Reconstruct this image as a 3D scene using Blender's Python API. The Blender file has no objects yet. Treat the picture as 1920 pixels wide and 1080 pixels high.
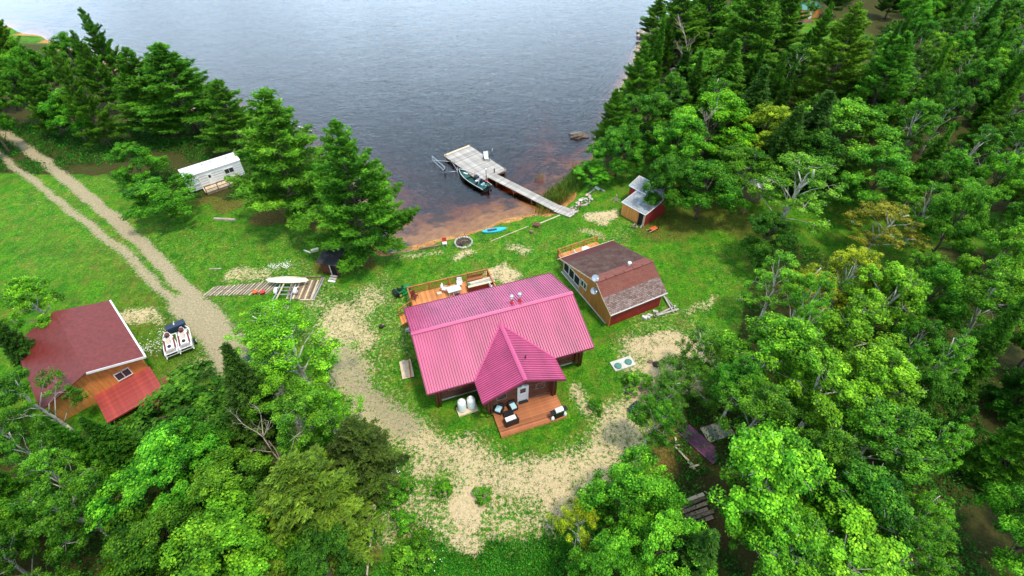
import bpy, math, random
import numpy as np
from mathutils import Vector, Matrix
R = math.radians
random.seed(7); rng = np.random.default_rng(11)
S = bpy.context.scene; COL = S.collection

# ------------------------------------------------------------------ camera, sky, sun, exposure
CAM_H, PITCH, FPX = 40.0, R(44.31), 960.0
cam = bpy.data.objects.new('camera', bpy.data.cameras.new('camera')); COL.objects.link(cam)
cam.location = (0, 0, CAM_H); cam.rotation_euler = (R(90) - PITCH, 0, 0)
cam.data.sensor_width = 36; cam.data.lens = 18.0; cam.data.clip_start = 0.5; cam.data.clip_end = 6000
S.camera = cam
w = bpy.data.worlds.new('World'); S.world = w; w.use_nodes = True
CLOUD_W = 3.3
nt = w.node_tree; nt.nodes.clear(); N = nt.nodes.new; LK = nt.links.new
sky = N('ShaderNodeTexSky'); sky.sky_type = 'NISHITA'; sky.sun_disc = False
sky.sun_elevation = R(72); sky.sun_rotation = R(130)
tc = N('ShaderNodeTexCoord'); sep = N('ShaderNodeSeparateXYZ'); LK(tc.outputs['Generated'], sep.inputs[0])
zm = N('ShaderNodeMath'); zm.operation = 'MAXIMUM'; LK(sep.outputs['Z'], zm.inputs[0]); zm.inputs[1].default_value = 0.06
dx = N('ShaderNodeMath'); dx.operation = 'DIVIDE'; LK(sep.outputs['X'], dx.inputs[0]); LK(zm.outputs[0], dx.inputs[1])
dy = N('ShaderNodeMath'); dy.operation = 'DIVIDE'; LK(sep.outputs['Y'], dy.inputs[0]); LK(zm.outputs[0], dy.inputs[1])
cb = N('ShaderNodeCombineXYZ'); LK(dx.outputs[0], cb.inputs[0]); LK(dy.outputs[0], cb.inputs[1]); cb.inputs[2].default_value = CLOUD_W
cn = N('ShaderNodeTexNoise'); LK(cb.outputs[0], cn.inputs['Vector']); cn.inputs['Scale'].default_value = 0.38
cn.inputs['Detail'].default_value = 5; cn.inputs['Roughness'].default_value = 0.55; cn.inputs['Distortion'].default_value = 0.4
cr = N('ShaderNodeValToRGB'); LK(cn.outputs['Fac'], cr.inputs[0])
cr.color_ramp.elements[0].position = 0.36; cr.color_ramp.elements[0].color = (.06,.06,.06,1)
cr.color_ramp.elements[1].position = 0.62; cr.color_ramp.elements[1].color = (1,1,1,1)
cm = N('ShaderNodeMixRGB'); LK(cr.outputs[0], cm.inputs[0]); LK(sky.outputs[0], cm.inputs[1]); cm.inputs[2].default_value = (18.5, 23.4, 28.5, 1)
# clouds of a bright broken overcast gain towards the horizon, all the way round
h1 = N('ShaderNodeMath'); h1.operation = 'SUBTRACT'; h1.inputs[0].default_value = 1.0; LK(zm.outputs[0], h1.inputs[1])
h2 = N('ShaderNodeMath'); h2.operation = 'POWER'; LK(h1.outputs[0], h2.inputs[0]); h2.inputs[1].default_value = 3.0
h3 = N('ShaderNodeMath'); h3.operation = 'MULTIPLY_ADD'; LK(h2.outputs[0], h3.inputs[0]); h3.inputs[1].default_value = 1.9; h3.inputs[2].default_value = 0.9
hv = N('ShaderNodeVectorMath'); hv.operation = 'SCALE'; LK(cm.outputs[0], hv.inputs[0]); LK(h3.outputs[0], hv.inputs['Scale'])
bg = N('ShaderNodeBackground'); LK(hv.outputs[0], bg.inputs[0]); bg.inputs[1].default_value = 0.115
wo = N('ShaderNodeOutputWorld'); LK(bg.outputs[0], wo.inputs[0])
sun = bpy.data.objects.new('sun', bpy.data.lights.new('sun', 'SUN')); COL.objects.link(sun)
sun.data.energy = 3.9; sun.data.angle = R(8); sun.data.color = (1, .90, .74)
sun.rotation_euler = Vector((.30, -.20, 1.0)).to_track_quat('Z', 'Y').to_euler()
S.view_settings.view_transform = 'Standard'; S.view_settings.look = 'None'
S.view_settings.exposure = -0.18; S.view_settings.gamma = 1.0
S.view_settings.use_curve_mapping = False
S.render.engine = 'CYCLES'
S.cycles.use_denoising = True
S.cycles.max_bounces = 8; S.cycles.transparent_max_bounces = 16; S.cycles.diffuse_bounces = 3; S.cycles.glossy_bounces = 3
S.cycles.transmission_bounces = 4; S.cycles.volume_bounces = 0
S.cycles.caustics_reflective = False; S.cycles.caustics_refractive = False
S.cycles.sample_clamp_indirect = 6

# ------------------------------------------------------------------ survey of the place from the photograph
SP, CP = math.sin(PITCH), math.cos(PITCH)
def at(px, py, z=0.0):
    u = (px - 960) / FPX; v = (540 - py) / FPX
    d = (u, CP + v * SP, -SP + v * CP); t = (z - CAM_H) / d[2]
    return (d[0] * t, d[1] * t)
def lerp(a, b, t): return a + (b - a) * t

# ------------------------------------------------------------------ object helpers
def link(o): COL.objects.link(o); return o
def tag(o, label=None, cat=None, group=None, kind=None):
    if label: o['label'] = label
    if cat: o['category'] = cat
    if group: o['group'] = group
    if kind: o['kind'] = kind
    return o
def thing(name, label, cat, loc=(0, 0, 0), rz=0.0, group=None):
    o = link(bpy.data.objects.new(name, None)); o.empty_display_size = .3
    o.location = loc if len(loc) == 3 else (loc[0], loc[1], 0); o.rotation_euler = (0, 0, rz)
    return tag(o, label, cat, group)
def copy_tree(o, parent=None):
    c = link(o.copy()); c.parent = parent
    for ch in o.children: copy_tree(ch, c)
    return c
class MB:
    def __init__(s): s.v = []; s.f = []; s.sm = []
    def add(s, vs, fs, smooth=False):
        b = len(s.v); s.v += [tuple(v) for v in vs]; s.f += [tuple(b + i for i in f) for f in fs]; s.sm += [smooth] * len(fs); return s
    def box(s, c, d, rz=0, M=None, bev=0):
        x, y, z = d[0] / 2, d[1] / 2, d[2] / 2
        vs = [Vector((a * x, b * y, e * z)) for e in (-1, 1) for a, b in ((-1, -1), (1, -1), (1, 1), (-1, 1))]
        m = Matrix.Translation(c) @ Matrix.Rotation(rz, 4, 'Z')
        if M is not None: m = m @ M
        vs = [m @ v for v in vs]
        return s.add(vs, [(3, 2, 1, 0), (4, 5, 6, 7), (0, 1, 5, 4), (1, 2, 6, 5), (2, 3, 7, 6), (3, 0, 4, 7)])
    def bar(s, p, q, wd, h=None, up=(0, 0, 1)):
        h = h or wd; p, q = Vector(p), Vector(q); d = (q - p); L = d.length; d.normalize()
        u = Vector(up); sd = d.cross(u)
        if sd.length < 1e-4: sd = d.cross(Vector((1, 0, 0)))
        sd.normalize(); u = sd.cross(d).normalized()
        vs = [b + sd * (i * wd / 2) + u * (j * h / 2) for b in (p, q) for i, j in ((-1, -1), (1, -1), (1, 1), (-1, 1))]
        return s.add(vs, [(3, 2, 1, 0), (4, 5, 6, 7), (0, 1, 5, 4), (1, 2, 6, 5), (2, 3, 7, 6), (3, 0, 4, 7)])
    def cyl(s, p, q, r0, r1=None, n=10, caps=True, smooth=True):
        r1 = r0 if r1 is None else r1; p, q = Vector(p), Vector(q); d = (q - p).normalized()
        a = d.orthogonal().normalized(); b = d.cross(a)
        ring = lambda c, r: [c + a * (r * math.cos(2 * math.pi * i / n)) + b * (r * math.sin(2 * math.pi * i / n)) for i in range(n)]
        k = len(s.v); s.add(ring(p, r0) + ring(q, r1), [(i, (i + 1) % n, n + (i + 1) % n, n + i) for i in range(n)], smooth)
        if caps:
            s.f.append(tuple(k + i for i in reversed(range(n)))); s.f.append(tuple(k + n + i for i in range(n))); s.sm += [False, False]
        return s
    def tube(s, pts, r, n=6, taper=1.0):
        m = len(pts)
        for i in range(m - 1):
            a = r * lerp(1, taper, i / (m - 1)); b = r * lerp(1, taper, (i + 1) / (m - 1)); s.cyl(pts[i], pts[i + 1], a, b, n, caps=(i in (0, m - 2)))
        return s
    def lathe(s, prof, c=(0, 0, 0), n=16):
        vs = [(c[0] + r * math.cos(2 * math.pi * i / n), c[1] + r * math.sin(2 * math.pi * i / n), c[2] + z) for r, z in prof for i in range(n)]
        fs = [(j * n + i, j * n + (i + 1) % n, (j + 1) * n + (i + 1) % n, (j + 1) * n + i) for j in range(len(prof) - 1) for i in range(n)]
        s.add(vs, fs, True); k = len(s.v) - len(vs)
        s.f.append(tuple(k + i for i in reversed(range(n)))); s.f.append(tuple(k + (len(prof) - 1) * n + i for i in range(n))); s.sm += [False, False]
        return s
    def blob(s, c, d, seed=0, n=7, m=5, rough=.22, rz=0):
        rr = random.Random(seed); vs = [(0, 0, -1)]; 
        for j in range(1, m):
            ph = math.pi * j / m
            for i in range(n):
                k = 1 + rr.uniform(-rough, rough); t = 2 * math.pi * (i + rr.uniform(-.2, .2)) / n
                vs.append((math.sin(ph) * math.cos(t) * k, math.sin(ph) * math.sin(t) * k, -math.cos(ph) * k))
        vs.append((0, 0, 1)); T = len(vs) - 1; fs = []
        for i in range(n):
            fs.append((0, 1 + (i + 1) % n, 1 + i)); fs.append((T, T - n + i, T - n + (i + 1) % n))
            for j in range(m - 2): a = 1 + j * n; fs.append((a + i, a + (i + 1) % n, a + n + (i + 1) % n, a + n + i))
        cz, sz = math.cos(rz), math.sin(rz)
        vs = [(c[0] + (x * d[0] * cz - y * d[1] * sz) / 2, c[1] + (x * d[0] * sz + y * d[1] * cz) / 2, c[2] + z * d[2] / 2) for x, y, z in vs]
        return s.add(vs, fs)
    def poly(s, pts, th=(0, 0, 0)):
        """extruded polygon: pts ring, th offset vector"""
        n = len(pts); t = Vector(th); vs = [Vector(p) for p in pts]; vs += [v + t for v in vs]
        return s.add(vs, [tuple(reversed(range(n))), tuple(range(n, 2 * n))] + [(i, (i + 1) % n, n + (i + 1) % n, n + i) for i in range(n)])
    def mesh(s, name, mat):
        me = bpy.data.meshes.new(name); me.from_pydata(s.v, [], s.f); me.materials.append(mat)
        me.polygons.foreach_set('use_smooth', s.sm); me.update(); return me
    def build(s, name, mat, parent=None, label=None, kind=None):
        o = link(bpy.data.objects.new(name, s.mesh(name, mat))); o.parent = parent
        return tag(o, label, kind=kind)
def inst(name, me, parent=None, loc=(0, 0, 0), rot=(0, 0, 0), sc=(1, 1, 1)):
    o = link(bpy.data.objects.new(name, me)); o.parent = parent; o.location = loc; o.rotation_euler = rot; o.scale = sc; return o

# ------------------------------------------------------------------ materials
def mat(name, col, rough=.7, metal=0.0, var=.25, scale=3.0, bump=.15, bscale=None, stretch=(1, 1, 1), col2=None, spec=.4, piece=0.0, coords='Object'):
    m = bpy.data.materials.new(name); m.use_nodes = True; t = m.node_tree; b = t.nodes['Principled BSDF']
    b.inputs['Roughness'].default_value = rough; b.inputs['Metallic'].default_value = metal; b.inputs['Specular IOR Level'].default_value = spec
    tcn = t.nodes.new('ShaderNodeTexCoord'); mp = t.nodes.new('ShaderNodeMapping'); mp.inputs['Scale'].default_value = stretch
    t.links.new(tcn.outputs[coords], mp.inputs[0])
    n = t.nodes.new('ShaderNodeTexNoise'); n.inputs['Scale'].default_value = scale; n.inputs['Detail'].default_value = 6; n.inputs['Roughness'].default_value = .65
    t.links.new(mp.outputs[0], n.inputs['Vector'])
    r = t.nodes.new('ShaderNodeValToRGB'); t.links.new(n.outputs['Fac'], r.inputs[0])
    c2 = col2 or tuple(min(1, c * (1 + var)) for c in col); c1 = tuple(c * (1 - var) for c in col)
    r.color_ramp.elements[0].position = .32; r.color_ramp.elements[0].color = (*c1, 1)
    r.color_ramp.elements[1].position = .68; r.color_ramp.elements[1].color = (*c2, 1)
    out = r.outputs[0]
    if piece:
        oi = t.nodes.new('ShaderNodeObjectInfo'); mr = t.nodes.new('ShaderNodeMapRange'); t.links.new(oi.outputs['Random'], mr.inputs[0])
        mr.inputs[3].default_value = 1 - piece; mr.inputs[4].default_value = 1 + piece
        mx = t.nodes.new('ShaderNodeVectorMath'); mx.operation = 'SCALE'; t.links.new(out, mx.inputs[0]); t.links.new(mr.outputs[0], mx.inputs['Scale']); out = mx.outputs[0]
    t.links.new(out, b.inputs['Base Color'])
    if bump:
        n2 = t.nodes.new('ShaderNodeTexNoise'); n2.inputs['Scale'].default_value = bscale or scale * 6; n2.inputs['Detail'].default_value = 4
        t.links.new(mp.outputs[0], n2.inputs['Vector'])
        bp = t.nodes.new('ShaderNodeBump'); bp.inputs['Strength'].default_value = bump; bp.inputs['Distance'].default_value = .04
        t.links.new(n2.outputs['Fac'], bp.inputs['Height']); t.links.new(bp.outputs[0], b.inputs['Normal'])
    return m
M = {}
M['roof_metal'] = mat('magenta_roof_metal', (.42, .058, .155), .42, .0, .22, .5, .03, spec=.5, piece=.07, stretch=(1, .25, 1))
M['ridge_metal'] = mat('magenta_ridge_metal', (.48, .07, .18), .35, .0, .1, .6, .02)
M['trim_metal'] = mat('dark_magenta_trim', (.22, .02, .07), .4, 0, .1, 2, .02)
M['log'] = mat('log_wood', (.125, .036, .016), .6, 0, .35, 1.5, .2, stretch=(.4, 3, 3), piece=.18)
M['deck'] = mat('stained_deck_wood', (.37, .13, .05), .6, 0, .38, 1.2, .15, stretch=(.5, 5, 5), piece=.34)
M['deck_light'] = mat('bright_deck_wood', (.60, .23, .07), .6, 0, .35, 1.2, .15, stretch=(5, .5, 5), piece=.28)
M['rail'] = mat('stained_rail_wood', (.42, .16, .045), .6, 0, .25, 2, .1, piece=.12)
M['grey_wood'] = mat('weathered_grey_wood', (.36, .33, .30), .8, 0, .36, 1.3, .2, stretch=(.9, .9, 3), piece=.26)
M['old_wood'] = mat('old_brown_wood', (.22, .15, .10), .85, 0, .4, 2, .3, piece=.25)
M['pale_wood'] = mat('pale_cut_wood', (.62, .50, .33), .75, 0, .2, 2, .15, piece=.15)
M['orange_wall'] = mat('orange_stained_siding', (.62, .245, .062), .65, 0, .26, 1.6, .12, stretch=(3, 3, .4))
M['red_wall'] = mat('barn_red_paint', (.27, .020, .020), .6, 0, .35, 1.8, .1, stretch=(3, 3, .4))
M['red_deck'] = mat('worn_red_deck_paint', (.34, .055, .045), .6, 0, .3, 1.5, .1, piece=.12)
M['white'] = mat('white_paint', (.78, .78, .77), .45, 0, .06, 2, .03)
M['white_gloss'] = mat('white_gel_coat', (.82, .82, .80), .18, 0, .04, 2, .0, spec=.6)
M['cream'] = mat('cream_hull', (.80, .76, .60), .4, 0, .1, 2, .03)
M['dish'] = mat('grey_dish_metal', (.30, .36, .42), .4, 0, .1, 3, 0)
M['black'] = mat('black_plastic', (.014, .014, .016), .45, 0, .3, 4, .05)
M['dark'] = mat('painted_interior_dark', (.012, .010, .009), .9, 0, .3, 2, 0)  # near-black colour standing in for the shade of unlit interiors
M['navy'] = mat('dark_blue_plastic', (.02, .035, .07), .4, 0, .3, 3, .05)
M['tyre'] = mat('tyre_rubber', (.02, .02, .02), .85, 0, .2, 8, .1)
M['steel'] = mat('galvanised_steel', (.55, .56, .58), .35, .8, .15, 6, .05)
M['cushion_blue'] = mat('pale_blue_cushion', (.42, .66, .74), .9, 0, .08, 5, .08)
M['cushion_white'] = mat('white_cushion', (.78, .80, .80), .9, 0, .08, 5, .08)
M['glass'] = mat('dark_window_glass', (.03, .04, .045), .06, 0, .2, 1, 0, spec=.8)
M['glass_pale'] = mat('frosted_table_glass', (.52, .60, .62), .12, 0, .15, 2, 0, spec=.8)
M['teal'] = mat('turquoise_board', (.02, .42, .55), .35, 0, .12, 2, 0)
M['boat_green'] = mat('dark_green_boat_floor', (.010, .075, .060), .6, 0, .3, 4, .1)
M['boat_hull'] = mat('black_boat_hull', (.02, .022, .026), .3, 0, .2, 3, 0)
M['orange'] = mat('orange_plastic', (.75, .14, .03), .5, 0, .15, 4, .05)
M['red'] = mat('bright_red_plastic', (.6, .04, .03), .5, 0, .15, 4, .05)
M['green_paint'] = mat('green_machine_paint', (.01, .20, .05), .4, 0, .15, 4, .0)
M['yellow'] = mat('yellow_paint', (.75, .55, .05), .4, 0, .1, 4, 0)
M['lid_green'] = mat('grey_green_lid', (.07, .22, .17), .6, 0, .15, 4, .05)
M['concrete'] = mat('concrete', (.55, .53, .47), .9, 0, .2, 3, .2)
M['stone'] = mat('field_stone', (.46, .42, .38), .9, 0, .3, 3, .4, piece=.3)
M['granite'] = mat('pink_granite', (.50, .36, .31), .85, 0, .35, 1.2, .4, piece=.2)
M['wet_rock'] = mat('wet_brown_rock', (.12, .085, .06), .5, 0, .4, 1.6, .5)
M['ash'] = mat('ash_and_char', (.06, .04, .035), .95, 0, .6, 4, .5, piece=.3)
M['corrugated'] = mat('black_corrugated_iron', (.03, .032, .036), .4, .2, .3, 2, .1)
M['tan_seat'] = mat('tan_vinyl_seat', (.55, .42, .34), .6, 0, .15, 3, .05)
M['maroon'] = mat('maroon_plastic', (.16, .025, .02), .5, 0, .3, 3, .05)
M['purple_sheet'] = mat('purple_roof_sheet', (.17, .05, .115), .5, 0, .25, 1.2, .05, piece=.2)
M['flower'] = mat('white_petals', (.85, .85, .80), .8, 0, .04, 4, 0)
M['tank_white'] = mat('white_tank_paint', (.82, .83, .82), .3, 0, .04, 1.5, .02)
M['bark'] = mat('brown_bark', (.10, .07, .05), .9, 0, .35, 2, .5, stretch=(3, 3, .5))
M['bark_white'] = mat('pale_poplar_bark', (.44, .42, .33), .8, 0, .3, 2.5, .2)
M['dead_wood'] = mat('bleached_dead_wood', (.40, .32, .26), .85, 0, .3, 3, .2)

def shingle_mat(name, c1, c2, cm_, rowh=.16, tabw=.30, blotch=(.5, .5, .5), bl=0.3):
    """asphalt shingles: tabs differ in colour, joints are thin dark gaps; weathering blotches on top"""
    m = bpy.data.materials.new(name); m.use_nodes = True; t = m.node_tree; b = t.nodes['Principled BSDF']; b.inputs['Roughness'].default_value = .9
    uv = t.nodes.new('ShaderNodeUVMap'); uv.uv_map = 'UVMap'
    br = t.nodes.new('ShaderNodeTexBrick'); t.links.new(uv.outputs[0], br.inputs['Vector'])
    br.inputs['Color1'].default_value = (*c1, 1); br.inputs['Color2'].default_value = (*c2, 1); br.inputs['Mortar'].default_value = (*cm_, 1)
    br.inputs['Scale'].default_value = 1; br.inputs['Brick Width'].default_value = tabw; br.inputs['Row Height'].default_value = rowh
    br.inputs['Mortar Size'].default_value = .012; br.inputs['Bias'].default_value = 0
    n = t.nodes.new('ShaderNodeTexNoise'); t.links.new(uv.outputs[0], n.inputs['Vector']); n.inputs['Scale'].default_value = .8; n.inputs['Detail'].default_value = 8; n.inputs['Roughness'].default_value = .75
    r = t.nodes.new('ShaderNodeValToRGB'); t.links.new(n.outputs['Fac'], r.inputs[0]); r.color_ramp.elements[0].position = .45; r.color_ramp.elements[1].position = .7
    r.color_ramp.elements[0].color = (0, 0, 0, 1); r.color_ramp.elements[1].color = (bl, bl, bl, 1)
    mx = t.nodes.new('ShaderNodeMixRGB'); t.links.new(r.outputs[0], mx.inputs[0]); t.links.new(br.outputs[0], mx.inputs[1]); mx.inputs[2].default_value = (*blotch, 1)
    t.links.new(mx.outputs[0], b.inputs['Base Color'])
    bp = t.nodes.new('ShaderNodeBump'); bp.inputs['Strength'].default_value = .6; bp.inputs['Distance'].default_value = .03; t.links.new(br.outputs['Fac'], bp.inputs['Height']); bp.invert = True
    t.links.new(bp.outputs[0], b.inputs['Normal']); return m
M['sh_brown'] = shingle_mat('brown_shingles', (.10, .036, .024), (.05, .020, .014), (.025, .012, .008), blotch=(.15, .10, .08), bl=.8)
M['sh_red'] = shingle_mat('faded_red_shingles', (.24, .068, .048), (.17, .048, .036), (.08, .03, .025), blotch=(.26, .12, .08), bl=.7)
M['sh_maroon'] = shingle_mat('maroon_shingles', (.10, .022, .020), (.07, .016, .014), (.04, .008, .01), blotch=(.15, .03, .03), bl=.4)
M['sh_grey'] = shingle_mat('grey_speckled_shingles', (.31, .215, .185), (.12, .065, .055), (.045, .024, .02), rowh=.17, tabw=.24, blotch=(.40, .34, .33), bl=.35)
M['sh_shed'] = shingle_mat('blue_grey_shed_shingles', (.40, .46, .48), (.20, .25, .28), (.10, .12, .13), blotch=(.50, .30, .25), bl=.75)

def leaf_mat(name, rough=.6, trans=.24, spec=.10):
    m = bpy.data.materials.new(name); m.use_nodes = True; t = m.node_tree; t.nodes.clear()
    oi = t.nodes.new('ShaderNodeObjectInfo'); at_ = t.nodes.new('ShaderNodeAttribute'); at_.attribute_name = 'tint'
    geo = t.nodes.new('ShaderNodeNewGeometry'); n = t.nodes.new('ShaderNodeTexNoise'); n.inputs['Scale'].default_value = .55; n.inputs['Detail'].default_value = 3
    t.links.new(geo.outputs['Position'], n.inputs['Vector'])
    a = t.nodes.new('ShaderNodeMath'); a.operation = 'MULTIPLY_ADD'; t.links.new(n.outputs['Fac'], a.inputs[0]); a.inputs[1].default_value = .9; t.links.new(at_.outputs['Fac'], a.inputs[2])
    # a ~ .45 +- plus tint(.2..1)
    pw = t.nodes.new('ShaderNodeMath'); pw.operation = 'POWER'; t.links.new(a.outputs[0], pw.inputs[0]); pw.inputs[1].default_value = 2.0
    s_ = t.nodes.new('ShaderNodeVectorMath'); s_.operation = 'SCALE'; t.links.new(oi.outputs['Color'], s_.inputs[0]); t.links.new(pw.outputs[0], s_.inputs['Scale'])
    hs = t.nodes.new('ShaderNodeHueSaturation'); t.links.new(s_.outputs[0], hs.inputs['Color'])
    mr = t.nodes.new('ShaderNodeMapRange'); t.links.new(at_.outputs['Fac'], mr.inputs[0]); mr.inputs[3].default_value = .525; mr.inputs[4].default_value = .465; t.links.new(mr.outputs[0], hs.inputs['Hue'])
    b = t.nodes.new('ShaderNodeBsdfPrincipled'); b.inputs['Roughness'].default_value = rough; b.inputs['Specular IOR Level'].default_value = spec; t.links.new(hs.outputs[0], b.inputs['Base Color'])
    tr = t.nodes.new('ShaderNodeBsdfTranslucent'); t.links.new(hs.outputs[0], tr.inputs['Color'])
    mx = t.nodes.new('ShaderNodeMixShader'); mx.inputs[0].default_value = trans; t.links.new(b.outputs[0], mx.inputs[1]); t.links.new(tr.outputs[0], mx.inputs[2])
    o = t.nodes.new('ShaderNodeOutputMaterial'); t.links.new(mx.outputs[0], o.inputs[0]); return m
M['leaf'] = leaf_mat('broad_leaves'); M['needle'] = leaf_mat('pine_needles', .7, .2, .15)

# ------------------------------------------------------------------ ground, lake
WATER_Z = -0.8
shore_px = [(-700, -75), (-60, 30), (120, 90), (240, 140), (330, 190), (440, 245), (520, 295), (590, 338), (640, 385), (690, 435), (722, 472),
            (790, 459), (850, 443), (900, 430), (950, 411), (1000, 403), (1040, 398), (1062, 372), (1090, 345), (1100, 318), (1118, 285), (1140, 250),
            (1150, 205), (1165, 160), (1190, 115), (1196, 85), (1215, 62), (1250, 35), (1310, 5), (1400, -45), (1700, -110)]
SH = np.array([at(x, y, WATER_Z) for x, y in shore_px])
SHC = np.vstack([SH, [[1500, 500], [1500, -600], [-1500, -600], [-1500, 420]]])
def seg_dist(P, A, B):
    d = B - A; L = max((d ** 2).sum(), 1e-9); t = np.clip(((P - A) @ d) / L, 0, 1); return np.linalg.norm(P - (A + t[:, None] * d), axis=1)
def inside(P, poly):
    c = np.zeros(len(P), bool); n = len(poly)
    for i in range(n):
        a, b = poly[i], poly[(i + 1) % n]
        cond = ((a[1] > P[:, 1]) != (b[1] > P[:, 1]))
        with np.errstate(divide='ignore', invalid='ignore'):
            xi = (b[0] - a[0]) * (P[:, 1] - a[1]) / (b[1] - a[1] + 1e-12) + a[0]
        c ^= cond & (P[:, 0] < xi)
    return c
def vnoise(P, s, seed=0):
    r = np.random.default_rng(seed); G = r.random((256, 256)); Q = P * s + 1000.3
    i = np.floor(Q).astype(int); f = Q - i; f = f * f * (3 - 2 * f)
    g = lambda a, b: G[(i[:, 0] + a) % 256, (i[:, 1] + b) % 256]
    return (g(0, 0) * (1 - f[:, 0]) + g(1, 0) * f[:, 0]) * (1 - f[:, 1]) + (g(0, 1) * (1 - f[:, 0]) + g(1, 1) * f[:, 0]) * f[:, 1]
def smooth(x, a, b): t = np.clip((x - a) / (b - a), 0, 1); return t * t * (3 - 2 * t)
def shore_d(P):
    d = np.full(len(P), 1e9)
    for i in range(len(SH) - 1): d = np.minimum(d, seg_dist(P, SH[i], SH[i + 1]))
    return np.where(inside(P, SHC), d, -d)
def height(P, d=None):
    d = shore_d(P) if d is None else d
    d = d + (vnoise(P, .35, 3) - .5) * 1.0
    land = np.interp(d, [0, .8, 1.3, 3.0, 6], [-.80, -.55, -.16, -.04, 0.0])
    d = np.where(d < 0, d * (1 + 2.6 * smooth(P[:, 0], 5, 15) * smooth(P[:, 1], 57, 68)), d); bed = np.interp(-d, [0, 2.0, 5, 9, 16, 30, 200], [-.80, -.98, -1.55, -2.7, -5.0, -8.5, -17])
    z = np.where(d > 0, land, bed)
    z = z + np.where(d > 6, (vnoise(P, .12, 5) - .5) * .10, 0) + np.where(d < -2, (vnoise(P, .3, 6) - .5) * .25, 0)
    # knoll of rock at the far right shore
    k = np.exp(-(((P[:, 0] - 34) / 9) ** 2 + ((P[:, 1] - 118) / 8) ** 2)); return z + np.where(d > 0, k * 1.2, 0)
def stroke(P, pts, hw, z=0, soft=1.2, strength=1.0):
    A = np.array([at(x, y, z) for x, y in pts]); d = np.full(len(P), 1e9)
    if len(A) == 1: d = np.linalg.norm(P - A[0], axis=1)
    for i in range(len(A) - 1): d = np.minimum(d, seg_dist(P, A[i], A[i + 1]))
    return (1 - smooth(d, hw - soft * .5, hw + soft)) * strength
def axis(lo, fl, fh, hi, s):
    c = list(np.arange(fl, fh, s)); a = fl; st = s; L = []
    while a > lo: st *= 1.12; a -= st; L.append(a)
    b = c[-1]; st = s; H_ = []
    while b < hi: st *= 1.12; b += st; H_.append(b)
    return np.array(L[::-1] + c + H_)
xs = axis(-1500, -84, 50, 1500, .28); ys = axis(-600, 10, 80, 2500, .28)
X, Y = np.meshgrid(xs, ys); GP = np.stack([X.ravel(), Y.ravel()], 1)
GD = shore_d(GP); GZ = height(GP, GD)
def mx(*a): return np.maximum.reduce(a)
wig = np.stack([vnoise(GP, .45, 21) - .5, vnoise(GP, .45, 22) - .5], 1) * 1.6
QP = GP + wig
def st(pts, hw, soft=1.2, s=1.0): return stroke(QP, pts, hw, 0, soft, s)
def sg(p, hw, soft=1.2, s=1.0): return stroke(GP + wig * .25, p, hw, 0, soft, s)
gravel = mx(sg([(-160, 150), (-40, 215), (80, 300), (240, 432), (300, 492), (370, 560)], .62, .9, .88), sg([(-160, 195), (-40, 262), (80, 352), (240, 478), (290, 530), (350, 590)], .42, 1.0, .78),
            sg([(350, 565), (385, 602), (430, 655), (470, 720), (540, 800)], 1.5, 1.5, .9),
            sg([(640, 660), (680, 735), (760, 800)], 1.1, 2.0, .66))
sand = mx(st([(760, 960), (900, 970), (1000, 975)], 2.2, 2.0, .50), st([(300, 600), (260, 590)], .6, 1, .6), st([(615, 605), (645, 680), (700, 765), (790, 840), (890, 885), (980, 895)], 1.3, 2.2, .70), st([(640, 600), (670, 640)], 2.0, 2.2, .72),
          st([(860, 865), (950, 900), (1050, 912), (1120, 866), (1165, 800)], 2.0, 2.4, .70), st([(1165, 800), (1195, 745), (1225, 690)], 1.2, 1.7, .72), st([(800, 880), (880, 925), (960, 945)], .6, 1.8, .62),
          st([(1050, 930), (1020, 900)], 1.7, 1.2, .8), st([(890, 925), (862, 965)], 1.1, .9, .86), st([(845, 1010), (870, 1030)], .9, 1.0, .75), st([(930, 1000), (1000, 985)], .5, 1.2, .6), st([(800, 880)], .8, 1, .7),
          st([(1215, 655), (1260, 640), (1290, 655)], 1.3, 1.2, .92), st([(1225, 690), (1215, 730)], .8, .9, .9), st([(1270, 690), (1290, 720)], 1.1, 1.2, .75),
          st([(1115, 402), (1150, 400)], 1.0, .8, .9), st([(1135, 415)], .7, .9, .8), st([(935, 512), (950, 520)], 1.1, 1.0, .78), st([(880, 472), (860, 478)], .5, .9, .75),
          st([(985, 470), (960, 462)], .6, 1.2, .6), st([(700, 560), (660, 590)], 1.6, 2.4, .60), st([(590, 560), (640, 600)], 1.0, 2, .5), st([(1180, 640), (1200, 720)], 1.0, 1.8, .6), st([(1120, 445), (1100, 436)], .8, 1, .55),
          st([(440, 520), (500, 515)], 1.2, 1, .58), st([(245, 590), (280, 600)], .9, 1, .7), st([(380, 690), (420, 670)], 1.2, 1.6, .5),
          st([(1300, 590), (1330, 560)], .3, .8, .55), st([(1400, 565)], .5, .7, .6), st([(760, 480), (830, 470)], .4, .6, .5), st([(1090, 740), (1110, 770)], .6, 1.1, .62))
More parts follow.
